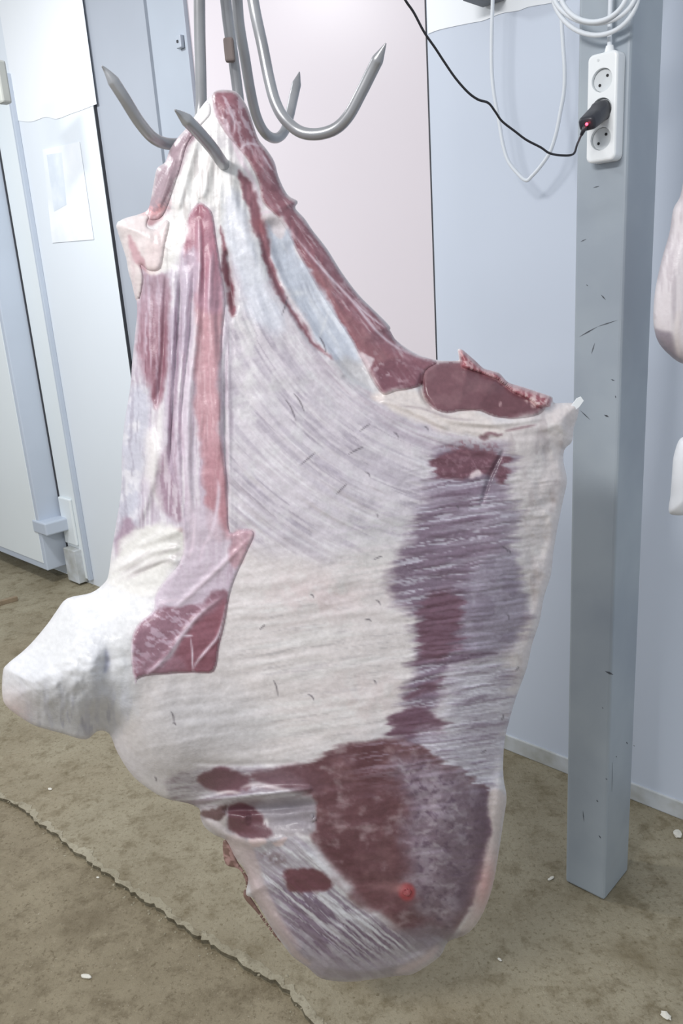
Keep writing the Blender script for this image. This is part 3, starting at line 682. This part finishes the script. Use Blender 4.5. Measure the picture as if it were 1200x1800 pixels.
    for p, w in (([(400,212),(404,236),(412,255),(422,280),(440,310),(455,345),(462,370)], 4), ([(425,300),(445,340),(462,365)], 5), ([(468,262),(440,252),(424,262),(430,285)], 2.4),
                 ([(508,402),(540,442),(575,482),(620,530),(660,580),(700,612),(760,638)], 2.6), ([(478,272),(490,300),(498,330)], 2.2), ([(462,272),(472,290)], 2), ([(470,285),(478,300)], 1.8),
                 ([(376,180),(382,205),(398,232)], 3), ([(402,190),(412,215),(410,240)], 2), ([(455,378),(468,372),(478,374)], 3), ([(620,525),(640,548),(682,580)], 1.6), ([(690,585),(705,608)], 1.6)):
        lay((224, 204, 214), streak(p, a, b, w), .85)
    m = region([(425,300),(448,340),(462,380),(472,430),(490,500),(520,560),(580,630),(560,615),(510,555),(475,490),(455,420),(440,370),(424,335)], A, B, 4)
    lay((136, 84, 94), m, .95); lay((160, 112, 122), m*ss(fbm(a/9, b/20, 89, 3), .55, .7), .6)
    lay((168, 92, 96), blob(a, b, 462, 398, 12, 10), .6)
    # blue-grey membrane strip
    m = region([(470,388),(495,388),(508,405),(540,470),(590,555),(625,615),(645,660),(665,702),(620,672),(575,622),(530,555),(498,500),(476,440)], A, B, 5)
    lay((198, 204, 216), m, .97); lay((168, 176, 194), m*ss(b, 470, 620)*ss(a-0.62*(b-500), 545, 575), .75); lay((216, 219, 226), m*ss(fbm((a-.6*b)/12, b/60, 91, 3), .5, .68), .7)
    lay((216, 206, 208), region([(470,376),(495,376),(506,402),(496,420),(478,408)], A, B, 4), .9); lay((200, 194, 192), region([(590,640),(640,640),(668,702),(630,680)], A, B, 10), .7)
    lay((222, 224, 228), streak([(578,545),(568,575),(560,595)], a, b, 3), .8); lay((226, 228, 232), blob(a, b, 524, 515, 10, 4), .8)
    # ---- fat shelf under the eye of meat
    m = region([(650,700),(680,690),(705,682),(738,688),(760,722),(800,728),(840,724),(870,740),(950,738),(1014,714),(1006,770),(960,770),(860,770),(780,760),(700,730)], A, B, 8)
    lay((226, 214, 208), m, .95); lay((206, 194, 190), m*ss(hor, .58, .76), .5)
    lay((168, 152, 154), streak([(690,712),(740,718),(790,735),(840,738)], a, b, 2.4), .6)
    ey = ss(sdf(catmull(EYE, 3, True), a, b), -1.5, 2.0)
    lay((122, 80, 88), ey); lay((138, 98, 104), ey*ss(fbm(a/26, b/22, 93, 3), .48, .7), .6); lay((108, 64, 72), ey*region([(850,690),(900,690),(950,720),(900,735),(850,725)], A, B, 10), .6)
    lay((150, 112, 118), streak([(742,672),(750,652),(772,640)], a, b, 3), .7)
    bc = ss(sdf(BONECHIP, a, b), -1.5, 2.0)
    lay((158, 84, 92), bc); lay((214, 170, 172), bc*ss(fbm(a/6, b/6, 95, 3), .53, .64), .85); lay((206, 176, 176), bc*streak([(812,617),(846,648),(890,676),(960,698)], a, b, 3), .7)
    lay((222, 196, 192), region([(915,688),(955,690),(968,700),(945,716),(925,704)], A, B, 5)*ss(fine, .4, .6), .8); lay((112, 60, 66), streak([(822,626),(846,646)], a, b, 1.6), .8)
    lay((206, 170, 172), streak([(880,705),(878,716)], a, b, 2), .8)
    # ---- right margin: warm fat
    rm = region([(900,745),(1012,716),(1004,776),(990,812),(996,846),(978,930),(968,1010),(948,1092),(924,1176),(896,1262),(886,1330),(850,1290),(880,1180),(925,1080),(915,980),(905,880),(885,790)], A, B, 18)
    lay((216, 206, 204), rm, .95); lay((228, 220, 217), rm*ss(bl, .48, .68), .8); lay((190, 178, 178), rm*ss(fbm(a/18, b/34, 97, 4), .56, .74), .7)
    lay((222, 212, 212), streak([(985,830),(968,960),(948,1060),(930,1130),(905,1210),(890,1270)], a, b, 9), .6)
    # ---- striped dark band
    bd = region([(770,790),(830,782),(890,792),(898,830),(888,860),(900,900),(900,950),(905,1000),(918,1050),(916,1105),(870,1148),(820,1165),(780,1200),(770,1260),(760,1320),(690,1320),(700,1262),(716,1222),(728,1180),(734,1130),(724,1075),(684,1050),(690,1000),(712,950),(736,900),(752,868),(762,830)], A2, B2, 20)
    lay((130, 110, 128), bd, .98); lay((172, 160, 176), bd*ss(hor2, .5, .7), .7); lay((112, 88, 106), bd*brk*ss(hor, .55, .7), .65); lay((166, 154, 168), bd*ss(a, 815, 900), .6)
    lay((206, 202, 214), bd*ss(hor, .42, .28), .75)
    m = region([(835,1000),(900,980),(918,1050),(912,1105),(860,1145),(815,1140),(812,1080)], A, B2, 14); lay((160, 150, 166), m, .8); lay((136, 122, 140), m*ss(bl, .5, .64), .6)
    m = region([(780,800),(822,790),(886,800),(896,845),(886,852),(850,835),(820,838),(790,842),(766,836),(762,815)], A2, B2, 5); lay((116, 72, 84), m, .95); lay((146, 108, 120), m*ss(fine, .54, .7), .6)
    lay((128, 84, 94), region([(790,785),(830,776),(880,790),(850,800),(800,800)], A2, B2, 7)*ss(fine, .45, .6), .7)
    m = region([(744,1060),(770,1040),(806,1050),(812,1090),(795,1145),(770,1165),(738,1160),(738,1110)], A2, B, 9); lay((118, 82, 98), m, .9)
    m = region([(785,1172),(830,1150),(872,1146),(840,1160),(790,1178)], A2, B, 5); lay((100, 76, 96), m, .8)
    m = region([(712,1222),(750,1205),(782,1195),(776,1215),(740,1222)], A2, B, 5); lay((118, 84, 100), m, .85)
    m = region([(706,1245),(760,1250),(790,1275),(760,1290),(690,1292)], A2, B2, 7); lay((112, 76, 92), m, .85)
    lay((104, 88, 104), streak([(848,880),(866,838),(884,790)], a, b, 4.5), .75); lay((128, 88, 96), region([(842,764),(880,758),(878,764),(846,770)], A, B, 3), .8); lay((132, 92, 100), streak([(885,758),(915,752),(945,746)], a, b, 2.4), .7)
    lay((232, 214, 216), region([(820,838),(836,828),(848,836),(836,842)], A, B, 3), .85)
    # pale combed membrane low on the right
    m = region([(790,1190),(880,1160),(905,1230),(885,1330),(860,1390),(800,1380),(730,1330),(740,1290),(790,1280)], A2, B2, 20)
    lay((188, 180, 192), m, .92); lay((222, 218, 226), m*ss(hor, .48, .32), .85); lay((146, 128, 146), m*ss(hor, .56, .72), .7)
    # ---- lower muscle
    lm = region([(520,1350),(560,1330),(600,1312),(650,1304),(700,1300),(760,1330),(830,1376),(862,1410),(862,1450),(856,1500),(846,1560),(822,1606),(782,1650),(720,1664),(650,1640),(610,1572),(574,1530),(552,1490),(545,1456),(552,1430),(545,1402),(500,1394),(440,1384),(380,1392),(346,1386),(352,1370),(380,1352),(440,1354),(480,1356)], np.where(b < 1390, A2, A), np.where(b < 1390, B2, B), 6)
    lay((112, 74, 80), lm); lay((128, 90, 94), lm*ss(fbm(a/40, b/26, 99, 4), .5, .68), .7); lay((98, 60, 66), lm*ss(fbm(a/50, b/50, 101, 3), .54, .7), .6)
    lay((164, 138, 142), lm*ss(fbm(a/22+w1, b/15, 103, 5), .5, .86), .9)
    lay((158, 134, 148), lm*ss(hor, .52, .68)*ss(b, 1405, 1330)*ss(a, 560, 700), .85)
    m = region([(700,1330),(790,1350),(850,1390),(862,1450),(852,1540),(820,1606),(790,1640),(730,1600),(716,1530),(706,1460),(720,1420),(700,1380)], A, B, 22)*lm
    lay((136, 116, 130), m, .9); lay((166, 150, 162), m*ss(bl, .4, .75), .8); lay((104, 82, 100), m*ss(fbm((a+20*w2)/9, (b+20*w1)/8, 105, 5), .5, .8), .75); lay((182, 168, 176), m*ss(fbm((a+.3*b+26*w1)/17, (b+26*w2)/9, 107, 5), .5, .85), .8)
    lay((108, 86, 102), region([(835,1390),(862,1410),(858,1470),(846,1560),(815,1612),(805,1560),(835,1480)], A, B, 14)*lm, .75)
    # rim of fat along the right and foot of the lobe
    m = region([(856,1390),(892,1400),(884,1450),(872,1520),(866,1562),(846,1612),(820,1642),(808,1640),(838,1580),(852,1500),(860,1440)], A, B, 5)
    lay((212, 198, 194), m, .95); lay((218, 164, 162), blob(a, b, 852, 1555, 13, 34, .2), .75)
    # blue-white fascia, lower left; purple streaks and foot deepened to paint fading light
    m = region([(430,1480),(460,1470),(520,1470),(556,1492),(580,1540),(640,1590),(700,1640),(760,1650),(790,1652),(740,1705),(640,1724),(560,1716),(510,1676),(470,1610),(436,1545)], A, B, 10)
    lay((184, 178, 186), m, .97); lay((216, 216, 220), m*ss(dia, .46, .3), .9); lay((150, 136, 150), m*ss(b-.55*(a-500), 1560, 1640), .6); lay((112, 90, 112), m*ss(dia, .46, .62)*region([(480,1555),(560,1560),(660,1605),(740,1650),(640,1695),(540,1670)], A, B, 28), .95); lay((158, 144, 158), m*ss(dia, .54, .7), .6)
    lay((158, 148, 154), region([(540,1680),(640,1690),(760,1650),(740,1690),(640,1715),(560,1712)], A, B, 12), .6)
    lay((216, 212, 214), streak([(540,1475),(560,1505),(600,1550),(650,1600),(720,1645)], a, b, 10), .8)
    m = region([(700,1640),(740,1628),(790,1632),(820,1640),(788,1655),(740,1672)], A, B, 9); lay((142, 130, 140), m, .7)
    lay((216, 196, 198), streak([(690,1712),(740,1690),(775,1660)], a, b, 9), .9); lay((200, 176, 174), streak([(430,1500),(455,1565),(490,1620),(530,1672)], a, b, 8), .8)
    m = region([(502,1535),(530,1526),(560,1530),(582,1548),(570,1562),(535,1572),(512,1560)], A, B, 4); lay((112, 68, 76), m, .97)
    m = region([(455,1500),(490,1500),(508,1516),(490,1524),(465,1514)], A, B, 6); lay((140, 124, 130), m*ss(fine, .38, .55), .9)
    lay((120, 78, 84), region([(610,1570),(650,1552),(700,1556),(740,1580),(700,1600),(650,1600)], A, B, 9), .7)
    lay((150, 110, 112), region([(640,1560),(690,1548),(720,1552),(690,1566)], A, B, 6), .5)
    # fold with two openings on the lower left
    m = region([(300,1372),(350,1355),(420,1350),(480,1350),(540,1380),(520,1400),(450,1404),(400,1412),(350,1420),(300,1404)], A, B, 8)
    lay((182, 174, 182), m, .92); lay((212, 208, 212), m*ss(hor, .47, .3), .8); lay((150, 132, 144), m*ss(hor, .55, .7), .7)
    m = region([(350,1368),(382,1352),(412,1356),(440,1378),(420,1388),(380,1392),(352,1384)], A, B, 4); lay((118, 80, 90), m, .95)
    m = region([(430,1362),(480,1350),(530,1346),(570,1372),(545,1396),(500,1382),(460,1380)], A2, B2, 7); lay((118, 82, 90), m, .85)
    lay((224, 212, 212), streak([(376,1396),(400,1392),(425,1394)], a, b, 3), .9); lay((228, 216, 218), streak([(420,1386),(450,1378),(480,1384),(515,1392)], a, b, 4), .9)
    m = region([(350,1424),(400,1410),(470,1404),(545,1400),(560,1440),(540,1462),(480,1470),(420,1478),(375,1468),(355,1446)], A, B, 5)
    lay((172, 162, 166), m, .95); lay((150, 142, 150), m*region([(440,1405),(545,1398),(565,1440),(520,1456),(470,1440)], A, B, 14), .8)  # second tone paints the grey shade inside the cavity
    lay((112, 72, 80), region([(402,1416),(430,1412),(452,1428),(470,1450),(482,1462),(450,1472),(418,1466),(400,1445)], A, B, 4), .97)
    lay((108, 80, 82), region([(352,1424),(380,1418),(396,1418),(390,1438),(376,1444),(360,1436)], A, B, 3), .95)
    lay((212, 202, 202), region([(358,1440),(378,1446),(392,1436),(400,1460),(412,1472),(380,1468),(364,1456)], A, B, 4), .9)
    lay((222, 198, 196), region([(436,1474),(468,1470),(464,1484),(440,1490)], A, B, 3), .9); lay((224, 200, 198), region([(484,1478),(504,1472),(500,1486),(488,1486)], A, B, 3), .9); lay((232, 224, 224), streak([(462,1452),(468,1442),(470,1456)], a, b, 3), .8)
    m = region([(395,1478),(430,1474),(470,1560),(500,1640),(540,1690),(520,1685),(480,1635),(448,1578),(430,1530)], A, B, 5); lay((196, 178, 176), m, .8)
    # rusty clot
    m = blob(a, b, 715, 1568, 13, 14); lay((176, 70, 76), ss(m, .35, .75), .95); lay((206, 140, 140), blob(a, b, 704, 1562, 10, 6), .6)
    # stray dark hairs and nicks
    hairs = [(505,520,495,555),(560,590,574,625),(630,760,650,745),(610,800,640,785),(525,820,555,795),(590,870,610,850),(480,1195,488,1225),(300,1250,305,1272),(303,1272,308,1276),(455,1108,466,1098),(640,1090,652,1092),(655,985,672,978),(660,1055,668,1065),(745,750,752,758),(640,830,650,838),(880,960,893,972),(888,965,898,975),(890,1080,894,1090),(885,1255,880,1268),(845,1325,855,1318),(545,1045,550,1052),(270,1365,274,1375),(540,1220,552,1232),(655,1195,660,1205),(500,700,520,740),(515,690,535,725),(800,890,806,896),(905,1180,912,1172),(690,760,700,770),(660,905,664,910)]
    for x0, y0, x1, y1 in hairs:
        lay((92, 84, 92), streak([(x0, y0), ((x0+x1)/2+2, (y0+y1)/2-2), (x1, y1)], a, b, 1.25), .75)
    C[:] = C * (1 + 0.10*(fine - .5)[:, None])
    lum = (C @ np.array([.3, .59, .11]))[:, None]; C[:] = lum + (C - lum)*0.88
    return np.clip(C, 0, 255)

M_meat = bpy.data.materials.new('beef_surface'); M_meat.use_nodes = True
def meat_nodes():
    nt = M_meat.node_tree; N = nt.nodes; L = nt.links; p = N['Principled BSDF']
    at_ = N.new('ShaderNodeAttribute'); at_.attribute_name = 'flesh'; tc = N.new('ShaderNodeTexCoord')
    nz = N.new('ShaderNodeTexNoise'); nz.inputs['Scale'].default_value = 160; nz.inputs['Detail'].default_value = 4; L.new(tc.outputs['Object'], nz.inputs['Vector'])
    hs = N.new('ShaderNodeMix'); hs.data_type = 'RGBA'; hs.blend_type = 'OVERLAY'; hs.inputs[0].default_value = 0.16
    L.new(at_.outputs['Color'], hs.inputs[6]); L.new(nz.outputs['Color'], hs.inputs[7])
    rgb = N.new('ShaderNodeRGBToBW'); L.new(nz.outputs['Color'], rgb.inputs[0])
    cb = N.new('ShaderNodeCombineColor')
    for i in range(3): L.new(rgb.outputs[0], cb.inputs[i])
    L.new(cb.outputs[0], hs.inputs[7]); L.new(hs.outputs[2], p.inputs['Base Color'])
    n2 = N.new('ShaderNodeTexNoise'); n2.inputs['Scale'].default_value = 35; n2.inputs['Detail'].default_value = 5; L.new(tc.outputs['Object'], n2.inputs['Vector'])
    mr = N.new('ShaderNodeMapRange'); mr.inputs[3].default_value = 0.24; mr.inputs[4].default_value = 0.52; L.new(n2.outputs['Fac'], mr.inputs[0]); L.new(mr.outputs[0], p.inputs['Roughness'])
    p.inputs['Specular IOR Level'].default_value = 0.5
    b = N.new('ShaderNodeBump'); b.inputs['Strength'].default_value = 0.25; b.inputs['Distance'].default_value = 0.002
    L.new(nz.outputs['Fac'], b.inputs['Height']); L.new(b.outputs['Normal'], p.inputs['Normal'])
meat_nodes()

def points(a, b, Y):
    """image pixels cast along camera sight lines -> metres, Y may differ per point"""
    q = np.stack([a - 600.0, -(b - 900.0), np.full(a.shape, -F)])  # a, b are image pixels; each point slides along its camera ray to depth Y
    w = ROT @ q; t = Y / w[1]
    return (CAM[:, None] + w * t).T

def sheet(name, outline, front, back, step, mat, painter, parent=None, closed_smooth=True):
    """closed body grown over an outline in image pixels: front(a,b,sd) and back(a,b,sd) are heights towards the camera along its sight lines"""
    P = np.array(catmull(outline, 4, True) if closed_smooth else outline)
    x0, y0 = P.min(0) - step*2; x1, y1 = P.max(0) + step*2
    xs = np.arange(x0, x1, step); ys = np.arange(y0, y1, step); nx, ny = len(xs), len(ys)
    GA, GB = np.meshgrid(xs, ys, indexing='ij'); a = GA.ravel(); b = GB.ravel()
    s = sdf(P, a, b); inside = (s > -0.05*step).reshape(nx, ny)
    cell = inside[:-1, :-1] & inside[1:, :-1] & inside[1:, 1:] & inside[:-1, 1:]
    used = np.zeros((nx, ny), bool)
    used[:-1, :-1] |= cell; used[1:, :-1] |= cell; used[1:, 1:] |= cell; used[:-1, 1:] |= cell
    cnt = np.zeros((nx, ny), int)
    cnt[:-1, :-1] += cell; cnt[1:, :-1] += cell; cnt[1:, 1:] += cell; cnt[:-1, 1:] += cell
    rim = (used & (cnt < 4)).ravel(); used = used.ravel()
    idx = -np.ones(nx*ny, int); idx[used] = np.arange(used.sum())
    a = a[used]; b = b[used]; rim = rim[used]
    # draw the rim out to the true outline
    ra, rb = a[rim].copy(), b[rim].copy(); best = np.full(ra.shape, 1e12); bx = ra.copy(); by = rb.copy()
    for i in range(len(P)):
        ex, ey = P[(i+1) % len(P)] - P[i]; t = np.clip(((ra-P[i,0])*ex + (rb-P[i,1])*ey)/(ex*ex+ey*ey+1e-9), 0, 1)
        qx, qy = P[i,0]+ex*t, P[i,1]+ey*t; d = (ra-qx)**2 + (rb-qy)**2; k = d < best
        best[k] = d[k]; bx[k] = qx[k]; by[k] = qy[k]
    near = best < (step*3)**2
    ra[near] = bx[near]; rb[near] = by[near]; a[rim] = ra; b[rim] = rb
    s = np.maximum(sdf(P, a, b), 0)
    hf = front(a, b, s); hb = back(a, b, s)
    hb = np.minimum(hb, hf - 0.0002)
    n = len(a)
    V = np.concatenate([points(a, b, YC - hf), points(a, b, YC - hb)])
    ci, cj = np.nonzero(cell)
    q0 = idx[ci*ny + cj]; q1 = idx[(ci+1)*ny + cj]; q2 = idx[(ci+1)*ny + cj+1]; q3 = idx[ci*ny + cj+1]
    front_f = np.stack([q0, q3, q2, q1], 1); back_f = np.stack([q0, q1, q2, q3], 1) + n
    # side faces on edges used once
    ed = np.concatenate([front_f[:, [0,1]], front_f[:, [1,2]], front_f[:, [2,3]], front_f[:, [3,0]]])
    key = np.sort(ed, 1); k1 = key[:, 0].astype(np.int64)*n + key[:, 1]
    _, inv, c = np.unique(k1, return_inverse=True, return_counts=True)
    se = ed[c[inv] == 1]; side = np.stack([se[:, 1], se[:, 0], se[:, 0]+n, se[:, 1]+n], 1)
    Fq = np.concatenate([front_f, back_f, side])
    me = bpy.data.meshes.new(name)
    me.vertices.add(len(V)); me.vertices.foreach_set('co', V.astype(np.float32).ravel())
    me.loops.add(Fq.size); me.loops.foreach_set('vertex_index', Fq.astype(np.int32).ravel())
    me.polygons.add(len(Fq)); me.polygons.foreach_set('loop_start', np.arange(0, Fq.size, 4, dtype=np.int32)); me.polygons.foreach_set('loop_total', np.full(len(Fq), 4, np.int32))
    me.update(calc_edges=True); me.validate()
    me.polygons.foreach_set('use_smooth', [True]*len(me.polygons))
    if painter is not None:
        col = lin(painter(a, b)); rgba = np.ones((2*n, 4), np.float32); rgba[:n, :3] = col; rgba[n:, :3] = col
        at_ = me.color_attributes.new('flesh', 'FLOAT_COLOR', 'POINT'); at_.data.foreach_set('color', rgba.ravel())
    o = link(name, me, mat)
    if parent is not None: adopt(o, parent)
    return o

BODY_S = [tuple(p) for p in catmull(BODY, 2, True)]
BEEF = empty('beef_forequarter', tuple(at(620, 1720, YC)))
tag(BEEF, 'skinned beef forequarter with white fat and dark red meat hanging from the steel hook', 'beef')
def body_back(a, b, s):
    u = np.clip(s / 120, 0, 1); return -np.sqrt(np.clip(1-(1-u)**2, 0, 1)) * (0.03 + 0.05*ss(b, 420, 1000))
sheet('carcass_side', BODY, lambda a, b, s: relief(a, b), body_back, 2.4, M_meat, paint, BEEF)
def over(th, R=14, extra=None):
    def f(a, b, s):
        u = np.clip(s / R, 0, 1); h = relief(a, b) + th*np.sqrt(np.clip(1-(1-u)**2, 0, 1))
        return h + (extra(a, b) if extra else 0)
    return f
under = lambda a, b, s: relief(a, b) - 0.006
def flap_folds(a, b):
    h = 0
    for pts, w, k in [([(392,1048),(350,1080),(318,1118),(282,1165),(252,1190)], 5, .003), ([(440,945),(372,1010),(300,1075)], 5, .003), ([(397,1058),(382,1120),(345,1165)], 3, .002), ([(349,380),(350,460),(345,540)], 5, .004), ([(374,440),(368,500),(366,560)], 5, .003)]:
        h = h + k*streak(pts, a, b, w)
    return h
o = sheet('muscle_flap', FLAP, over(0.003, 7, flap_folds), under, 2.4, M_meat, paint, BEEF); o['label'] = 'long pinkish muscle strip hanging down to a dark red end'
o = sheet('fat_flap', SIDEFLAP, over(0.006, 16), under, 2.4, M_meat, paint, BEEF); o['label'] = 'pale pink flap of fat on the left edge'
o = sheet('neck_muscle', NECK, over(0.004, 10), under, 2.4, M_meat, paint, BEEF); o['label'] = 'dark red muscle strip along the sloping edge'
o = sheet('rib_eye', EYE, over(0.0028, 7), under, 2.4, M_meat, paint, BEEF); o['label'] = 'dark red oval cut face of meat'
o = sheet('bone_edge', BONECHIP, over(0.012, 5), under, 2.4, M_meat, paint, BEEF, False); o['label'] = 'jagged sawn bone edge'
o = sheet('shank_edge', NECKBACK, over(0.003, 12), under, 2.4, M_meat, paint, BEEF)
def ribpaint(a, b):
    C = np.empty((len(a), 3)); C[:] = (128, 100, 92); k = ss(fbm(a/8, b/8, 131, 3), .5, .66)[:, None]; return C*(1-k) + np.array((176, 142, 136))*k
o = sheet('rib_tip', RIBCUT, lambda a, b, s: -0.004 + 0.004*np.sqrt(np.clip(s/10, 0, 1)), lambda a, b, s: -0.022 - 0.008*np.sqrt(np.clip(s/10, 0, 1)), 2.0, M_meat, ribpaint, BEEF); o['label'] = 'brown inner edge showing behind the lower lobe'
# clot
cb_ = bmesh.new(); ca, cbv = np.array([715.0]), np.array([1568.0])
cp = points(ca, cbv, YC - relief(ca, cbv) - 0.001)[0]
bmesh.ops.create_icosphere(cb_, subdivisions=3, radius=0.0075, matrix=Matrix.Translation(Vector(cp)) @ Matrix.Diagonal((1, .3, 1.1, 1)))
for v in cb_.verts: v.co += Vector((rng.uniform(-1,1), rng.uniform(-1,1), rng.uniform(-1,1))) * 0.0007
mcl = bpy.data.meshes.new('blood_clot'); cb_.to_mesh(mcl); cb_.free(); mcl.polygons.foreach_set('use_smooth', [True]*len(mcl.polygons))
adopt(link('blood_clot', mcl, material('clot_red', (150, 62, 68), 0.4, rgb2=(176, 104, 106), scale=120)), BEEF)
# white tag on the right-hand corner
tg0 = at(1008, 714, YC - 0.012)
tp = [at(1004, 712, YC-.014), at(1013, 700, YC-.014), at(1020, 697, YC-.014), at(1025, 704, YC-.014), at(1017, 715, YC-.014), at(1008, 722, YC-.014)]
tgo = prism('plastic_tag', tp, (0, -1, 0), 0.002, M_plastic); adopt(tgo, BEEF); tgo['label'] = 'small white plastic tag'

# ------------------------------------------------------------------ four-prong hook
HUB = at(352, -500, 1.27)
HK = empty('meat_hook', tuple(HUB)); tag(HK, 'four-pronged round steel hook carrying the beef', 'hook')
def prong(px, r=0.0082, tipn=3):
    pts = [at(x, y, Y) for x, y, Y in px]
    P = catmull(pts, 10); n = len(P); L = np.cumsum([0] + [np.linalg.norm(P[i+1]-P[i]) for i in range(n-1)]); T = L[-1]
    rad = [r * min(1.0, 0.12 + (T - l) / 0.022 * 0.88) if T - l < 0.022 else r for l in L]
    # finer points near the tip
    adopt(tube('prong', P + [P[-1] + (P[-1]-P[-2])*0.02], rad + [r*0.10], M_steel, sides=16), HK)
prong([(350,-480,1.27),(349,-200,1.28),(350,-40,1.29),(351,60,1.30),(353,140,1.31),(353,190,1.315),(345,228,1.31),(322,250,1.29),(296,253,1.26),(270,243,1.23),(245,215,1.21),(218,172,1.19),(198,141,1.18),(186,124,1.175),(179,116,1.17)])
prong([(354,-480,1.28),(372,-200,1.30),(392,-40,1.325),(401,40,1.335),(411,110,1.345),(420,180,1.35),(425,240,1.34),(418,290,1.30),(404,300,1.24),(390,285,1.195),(374,262,1.165),(352,236,1.14),(332,215,1.12),(318,202,1.11),(307,193,1.10)])
prong([(352,-480,1.29),(380,-200,1.31),(412,-40,1.35),(420,40,1.37),(430,100,1.39),(440,160,1.41),(451,206,1.43),(466,234,1.45),(484,243,1.48),(499,232,1.51),(508,206,1.53),(515,175,1.545),(521,148,1.555),(525,132,1.56),(526,126,1.56)])
prong([(356,-480,1.26),(395,-200,1.27),(436,-40,1.28),(450,30,1.28),(461,80,1.28),(473,140,1.275),(484,180,1.27),(500,209,1.265),(526,231,1.26),(556,236,1.25),(588,227,1.24),(612,204,1.23),(634,164,1.22),(655,122,1.21),(670,92,1.20),(678,76,1.195)])
hbm = bmesh.new(); bmesh.ops.create_cone(hbm, cap_ends=True, segments=24, radius1=0.026, radius2=0.02, depth=0.05, matrix=Matrix.Translation(Vector(HUB)))
mh = bpy.data.meshes.new('hub'); hbm.to_mesh(mh); hbm.free(); adopt(link('hub', mh, M_steel), HK)
adopt(tube('hanging_rod', [HUB, HUB + UP*0.35, HUB + UP*0.75], 0.010, M_steel), HK)
# small burr on the second shaft
adopt(box('burr', at(403, 88, 1.325), (1,0,0), (0,1,0), (0,0,1), 0.0075, 0.006, 0.016, material('rust_brown', (128, 116, 112), 0.7), bevel=0.003), HK)

# ------------------------------------------------------------------ second hanging piece at the right edge
P2 = [(1206,300),(1195,345),(1183,368),(1176,410),(1163,455),(1152,505),(1148,545),(1149,575),(1156,600),(1172,620),(1196,638),(1225,640),(1250,610),(1262,540),(1258,450),(1240,370),(1222,310)]
def paint2(a, b):
    C = np.empty((len(a), 3)); C[:] = (224, 216, 218)
    k = ss(fbm((a)/7, b/60, 141, 3), .5, .68)[:, None]*.8; C = C*(1-k) + np.array((202, 192, 196))*k
    m = region([(1150,580),(1165,582),(1185,590),(1200,640),(1170,622),(1152,602)], a, b, 5)[:, None]*.9; C = C*(1-m) + np.array((150, 140, 150))*m
    m = streak([(1194,540),(1188,590),(1196,635)], a, b, 7)[:, None]*.9; C = C*(1-m) + np.array((226, 216, 214))*m
    return C
def f2(o, s_): return lambda a, b, s: o + s_*0.05*np.sqrt(np.clip(1-(1-np.clip(s/55, 0, 1))**2, 0, 1)) + (s_ > 0)*0.004*(fbm(a/9, b/60, 143, 3)-.5)
HP = empty('hanging_meat_piece', tuple(at(1205, 640, YC + .24))); tag(HP, 'white fat-covered piece of meat cut off by the right edge', 'meat')
sheet('fat_cover', P2, f2(-0.24, 1), f2(-0.24, -1), 3.0, M_meat, paint2, HP)
adopt(tube('string', [at(1208, 312, YC+.24), at(1207, 0, YC+.24), at(1206, -220, YC+.24)], 0.003, M_cordw, sides=8), HP)

# white sheet below it
P3 = [(1196,770),(1184,800),(1181,830),(1178,870),(1175,900),(1190,906),(1215,905),(1245,908),(1250,860),(1240,800),(1220,772)]
ws = sheet('bag_body', P3, lambda a, b, s: -0.20 + 0.03*np.sqrt(np.clip(s/30, 0, 1)) + 0.005*np.sin(a/7.0), lambda a, b, s: -0.20 - 0.03*np.sqrt(np.clip(s/30, 0, 1)), 3.0, M_sheet, None)
BG = empty('plastic_bag', tuple(at(1212, 905, YC + .20))); adopt(ws, BG)
adopt(tube('added_strap', catmull([at(1222, 790, YC+.20), at(1223, 740, YC+.26), at(1224, 690, YC+.315), at(1224, 300, YC+.315), at(1222, -220, YC+.315)], 6), 0.004, M_sheet, sides=8), BG)  # added support holding the bag up, run behind the meat piece
tag(BG, 'white flat-bottomed plastic bag cut off by the right edge', 'bag')

# ------------------------------------------------------------------ small things on the floor
def chip(x, y, r, label, mat=M_chip, low=False, name='plaster_chip', sx=1.5):
    p = on_floor(x, y, -0.015 if low else 0.0); bm = bmesh.new()
    bmesh.ops.create_icosphere(bm, subdivisions=2, radius=1.0, matrix=Matrix.Rotation(rng.uniform(0, 6), 4, 'Z') @ Matrix.Diagonal((r*sx, r, r*0.5, 1)))
    for v in bm.verts: v.co *= rng.uniform(0.8, 1.2)
    mz = min(v.co.z for v in bm.verts)
    for v in bm.verts: v.co.z -= mz
    me = bpy.data.meshes.new(name); bm.to_mesh(me); bm.free(); o = link(name, me, mat); o.location = tuple(p)
    return tag(o, label, 'chip', 'pale chips on the floor')
chip(1190, 1468, 0.011, 'large white chip on the floor by the wall at the right edge')
chip(878, 1688, 0.0035, 'tiny white chip on the floor right of the lowest meat')
chip(88, 1388, 0.005, 'small pale chip on the floor below the white knuckle')
chip(152, 1718, 0.006, 'elongated pale chip on the lower floor at the bottom left', low=True, sx=2.2)
chip(1170, 1788, 0.008, 'pale chip at the bottom right corner of the floor')
chip(172, 1543, 0.003, 'tiny pale chip just below the broken floor edge', low=True)
chip(968, 1545, 0.004, 'thin pale chip on the floor beside the foot of the post', sx=2.6)
wd = box('wood_scrap', on_floor(6, 1058, 0.012), (0.8, 0.6, 0), (-0.6, 0.8, 0), (0, 0, 1), 0.07, 0.012, 0.012, M_wood, bevel=0.002)
tag(wd, 'small wooden scrap on the floor at the left edge below the door', 'scrap')
